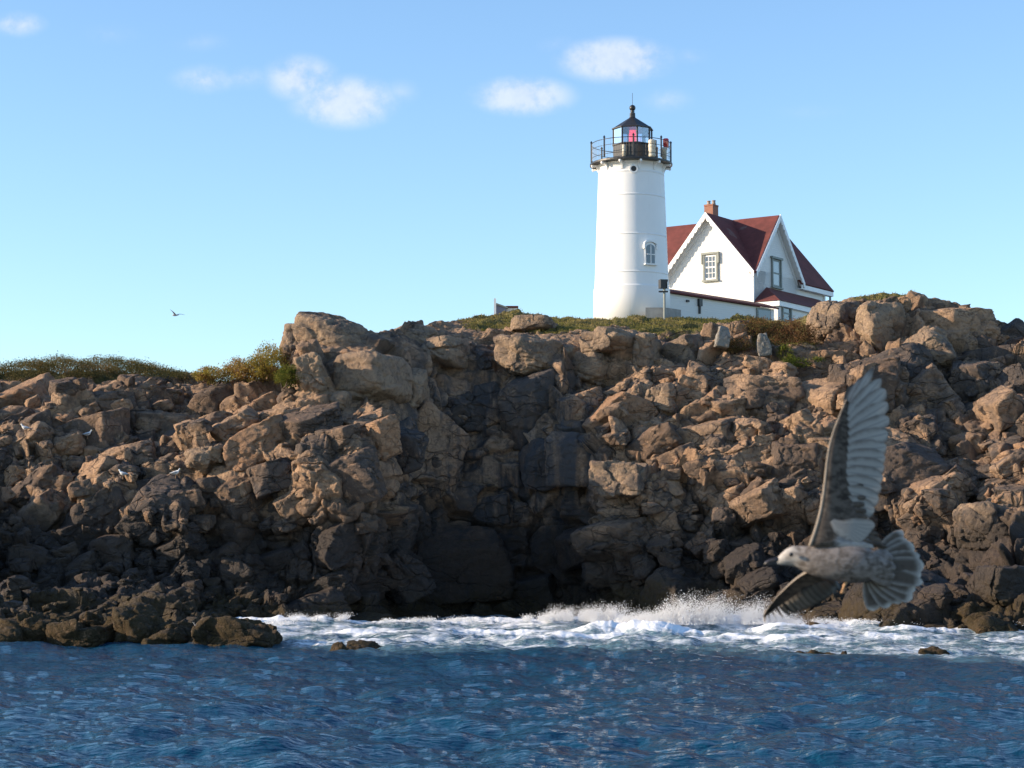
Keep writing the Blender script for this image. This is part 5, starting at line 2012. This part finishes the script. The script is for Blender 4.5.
    o = mesh_from('seagull', np.array(B.v), B.f, [M_PLUME, M_COVERT, M_FEATHER, m_tail, M_EDGE, m_far], None, True, origin=org, mat_idx=B.mi, attrs={a: np.array(b) for a, b in B.at.items()})
    tag(o, 'big mottled grey-brown young gull flying past close by with one wing raised', 'seagull')
    for pl in o.data.polygons:
        pl.use_smooth = pl.material_index in (0, 1, 4)
    # bill, eye, foot
    def child(name, mb, mat, smooth=True):
        return mb.build(name, mat, o, smooth)
    b = MB()
    pts = [Vector(V(x, y, 0)) for x, y in ((112, 354), (82, 358), (52, 364), (34, 374), (22, 387))]
    b.tube(pts, [x / 5.906 * k for x in (19, 15, 13, 10, 3)], 12)
    pts = [Vector(V(x, y, 0)) for x, y in ((112, 366), (80, 374), (55, 380), (36, 384))]
    b.tube(pts, [x / 5.906 * k for x in (13, 10, 8, 3)], 10)
    child('bill', b, M_BILL)
    b = MB()
    e = Vector(V(184, 322, -0.041))
    b.lathe(e, [(0.0085 * math.cos(a), 0.0085 * math.sin(a)) for a in np.linspace(-1.5, 1.5, 8)], 12)
    child('eye', b, M_EYE)
    b = MB()
    b.tube([Vector(V(520, 470, -.01)), Vector(V(500, 500, -.012)), Vector(V(484, 545, -.005))], [0.007, 0.006, 0.004], 8)
    for dx in (-6, 0, 7):
        b.tube([Vector(V(490, 530, -.008)), Vector(V(482 + dx, 552, -.005))], [0.005, 0.002], 6)
    child('foot', b, M_FOOT)


build_big_gull()

M_GULLWHITE = simple_mat('gull_white', (0.72, 0.72, 0.72), 0.7, 0.04)
M_GULLGREY = simple_mat('gull_grey', (0.33, 0.35, 0.38), 0.7, 0.06)


def small_gull(px, py, Y, facing, label):
    """a gull standing on the rocks: smooth body, head, folded grey wings, legs"""
    loc, _ = on_scene(px, py)
    if loc is None:
        loc = at(px, py, Y)
    u, w = ray(px, py)
    base = Vector(loc) - Vector((u, 1, w)).normalized() * 0.12 + Vector((0, 0, 0.05))
    root_z = base.z
    f = facing
    secs = []
    for x, z, h, wd in ((-0.30, 0.23, 0.012, 0.015), (-0.22, 0.235, 0.045, 0.05), (-0.10, 0.24, 0.085, 0.09), (0.03, 0.26, 0.10, 0.10), (0.12, 0.30, 0.085, 0.08), (0.17, 0.36, 0.058, 0.055), (0.19, 0.42, 0.05, 0.048), (0.215, 0.455, 0.048, 0.045), (0.245, 0.462, 0.03, 0.03), (0.262, 0.46, 0.012, 0.012)):
        secs.append((np.array(base) + np.array((f * x, 0, z - .02)) * 0.8, np.array((-0.25 * f, 0, 1)) * h * 0.8, np.array((0, 1, 0)) * wd * 0.8))
    B = Bird()
    B.loft(secs, 14, 0)
    o = mesh_from('seagull', np.array(B.v), B.f, M_GULLWHITE, None, True, origin=tuple(base))
    tag(o, label, 'seagull', 'gulls standing on the left-hand rocks')
    for sg in (-1, 1):
        b = MB()
        c = base + Vector((0, sg * 0.068, 0))
        b.tube([c + Vector((f * 0.088, 0, 0.224)), c + Vector((0, sg * .01, 0.20)), c + Vector((-f * 0.145, 0, 0.18)), c + Vector((-f * 0.27, -sg * .03, 0.16))], [0.024, 0.048, 0.036, 0.005], 10)
        b.build('wing', M_GULLGREY, o, True)
        b = MB()
        b.tube([base + Vector((f * 0.0, sg * .03, 0.14)), base + Vector((f * 0.01, sg * .035, -0.06))], 0.009, 6)
        b.build('leg', M_FOOT, o)
    b = MB()
    b.tube([base + Vector((f * 0.20, 0, 0.352)), base + Vector((f * 0.24, 0, 0.35)), base + Vector((f * 0.26, 0, 0.34))], [0.016, 0.013, 0.004], 8)
    b.build('bill', simple_mat('yellow_bill', (0.5, 0.33, 0.05), 0.4), o, True)


small_gull(25, 433, 97, -1, 'white gull standing highest and leftmost on the left-hand rocks')
small_gull(87.5, 439, 97, 1, 'white gull standing on a rock ledge right of the leftmost gull')
small_gull(123, 479, 93, -1, 'white gull resting on the lower dark shelf, left one of two')
small_gull(175.5, 478, 93, 1, 'white gull resting on the lower dark shelf, right one of two')


def far_gull():
    Y = 150.0
    k = Y / FPX
    B = Bird()
    c = np.array(at(175.2, 315.2, Y))
    secs = [(c + np.array((x * k, 0, z * k)), np.array((0, 0, 1)) * h * k, np.array((0, 1, 0)) * h * k) for x, z, h in ((-3.0, 0, .2), (-2.2, 0.1, .8), (-1, 0, 1.0), (1, 0, .9), (2.4, .1, .5), (3.6, .15, .25))]
    B.loft(secs, 10, 0)
    up = np.array((0, 0.3, 1.0))
    L = [c + np.array((x * k, y, z * k)) for x, y, z in ((-0.8, 0, .3), (-2.0, -.35, 2.8), (-3.6, -.7, 4.6))]
    T = [c + np.array((x * k, y, z * k)) for x, y, z in ((1.4, 0, .3), (-0.4, -.35, 2.6), (-3.2, -.72, 4.4))]
    B.sheet(interp_poly(L, 8), interp_poly(T, 8), np.array((.5, .2, .5)), 0.02, 1, 5)
    L = [c + np.array((x * k, y, z * k)) for x, y, z in ((0.2, 0, .3), (2.8, .3, 2.2), (7.6, .8, 1.7))]
    T = [c + np.array((x * k, y, z * k)) for x, y, z in ((2.2, 0, .1), (4.2, .3, 1.6), (7.8, .8, 1.5))]
    B.sheet(interp_poly(L, 8), interp_poly(T, 8), np.array((.1, .3, 1)), 0.02, 1, 5)
    o = mesh_from('seagull', np.array(B.v), B.f, [M_GULLGREY, M_GULLGREY], None, True, origin=tuple(c), mat_idx=B.mi)
    tag(o, 'tiny gull flying far off in the clear sky above the left scrub', 'seagull')


far_gull()

# ------------------------------------------------------------------ spray thrown up by the breakers
def spray_mat():
    m, t = new_mat('white_spray')
    d = t.n('ShaderNodeBsdfDiffuse')
    d.inputs[0].default_value = (0.95, 0.96, 0.97, 1)
    tr = t.n('ShaderNodeBsdfTranslucent')
    tr.inputs[0].default_value = (0.95, 0.96, 0.97, 1)
    mx = t.n('ShaderNodeMixShader')
    mx.inputs[0].default_value = 0.5
    t.t.links.new(d.outputs[0], mx.inputs[1])
    t.t.links.new(tr.outputs[0], mx.inputs[2])
    o = t.n('ShaderNodeOutputMaterial')
    t.t.links.new(mx.outputs[0], o.inputs[0])
    return m


def build_spray():
    rs = np.random.RandomState(12)
    P, S = [], []
    # px, Y, height px, half width px, drops, lean
    for px, Y, hp_, wx, n, lean in ((578, 84.5, 24, 26, 6500, 14), (604, 84.5, 26, 18, 4000, 10), (560, 84.0, 12, 30, 3000, 6), (645, 79, 22, 24, 4500, 12), (672, 79.5, 40, 30, 8500, 16), (692, 80, 38, 30, 6500, 10),
                                    (724, 80, 38, 30, 7500, 10), (750, 80.5, 33, 26, 5500, 10), (775, 80, 20, 22, 3000, 8), (625, 82, 14, 30, 3000, 8), (310, 84.5, 10, 40, 2600, 4), (190, 70, 12, 10, 900, 4), (262, 78, 8, 26, 1200, 3),
                                    (860, 80.5, 9, 40, 1800, 4), (1016, 79, 12, 10, 900, 3), (430, 83, 6, 40, 1200, 3)):
        k = Y / FPX
        base = np.array((xat(px, Y, 625), Y, 0.25))
        n = int(n * 2.4)
        jets = rs.uniform(-1.15, 1.15, 15)
        jh = rs.uniform(0.25, 1.0, 15) ** 1.3
        j = rs.randint(0, 15, n)
        h = rs.beta(0.9, 2.4, n) * jh[j]
        x = jets[j] * wx + rs.randn(n) * (1.5 + 6.0 * h) + lean * h
        y = rs.randn(n) * 0.9
        n = len(h)
        P.append(base + np.stack([x * k, y, h * hp_ * k], 1))
        S.append(np.where(rs.rand(n) < 0.05, 0.020, 0.0090) * rs.uniform(0.6, 1.5, n) * (1.25 - 0.6 * h))
    p, s = np.concatenate(P), np.concatenate(S)
    n = len(p)
    tet = np.array([(1, 1, 1), (-1, -1, 1), (-1, 1, -1), (1, -1, -1)]) * 0.8
    q = rs.randn(n, 4)
    q /= np.linalg.norm(q, axis=1, keepdims=True)
    w, x, y, z = q.T
    Rm = np.stack([np.stack([1 - 2 * (y * y + z * z), 2 * (x * y - z * w), 2 * (x * z + y * w)], 1), np.stack([2 * (x * y + z * w), 1 - 2 * (x * x + z * z), 2 * (y * z - x * w)], 1),
                   np.stack([2 * (x * z - y * w), 2 * (y * z + x * w), 1 - 2 * (x * x + y * y)], 1)], 1)
    v = p[:, None, :] + np.einsum('nij,kj->nki', Rm, tet) * s[:, None, None]
    f = np.array([(0, 1, 2), (0, 3, 1), (0, 2, 3), (1, 3, 2)])
    F = (np.arange(n)[:, None, None] * 4 + f[None]).reshape(-1, 3)
    o = mesh_from('sea_spray', v.reshape(-1, 3), F, spray_mat(), None, False)
    tag(o, 'white spray bursting up where the breakers hit the rocks', 'spray', kind='stuff')


build_spray()
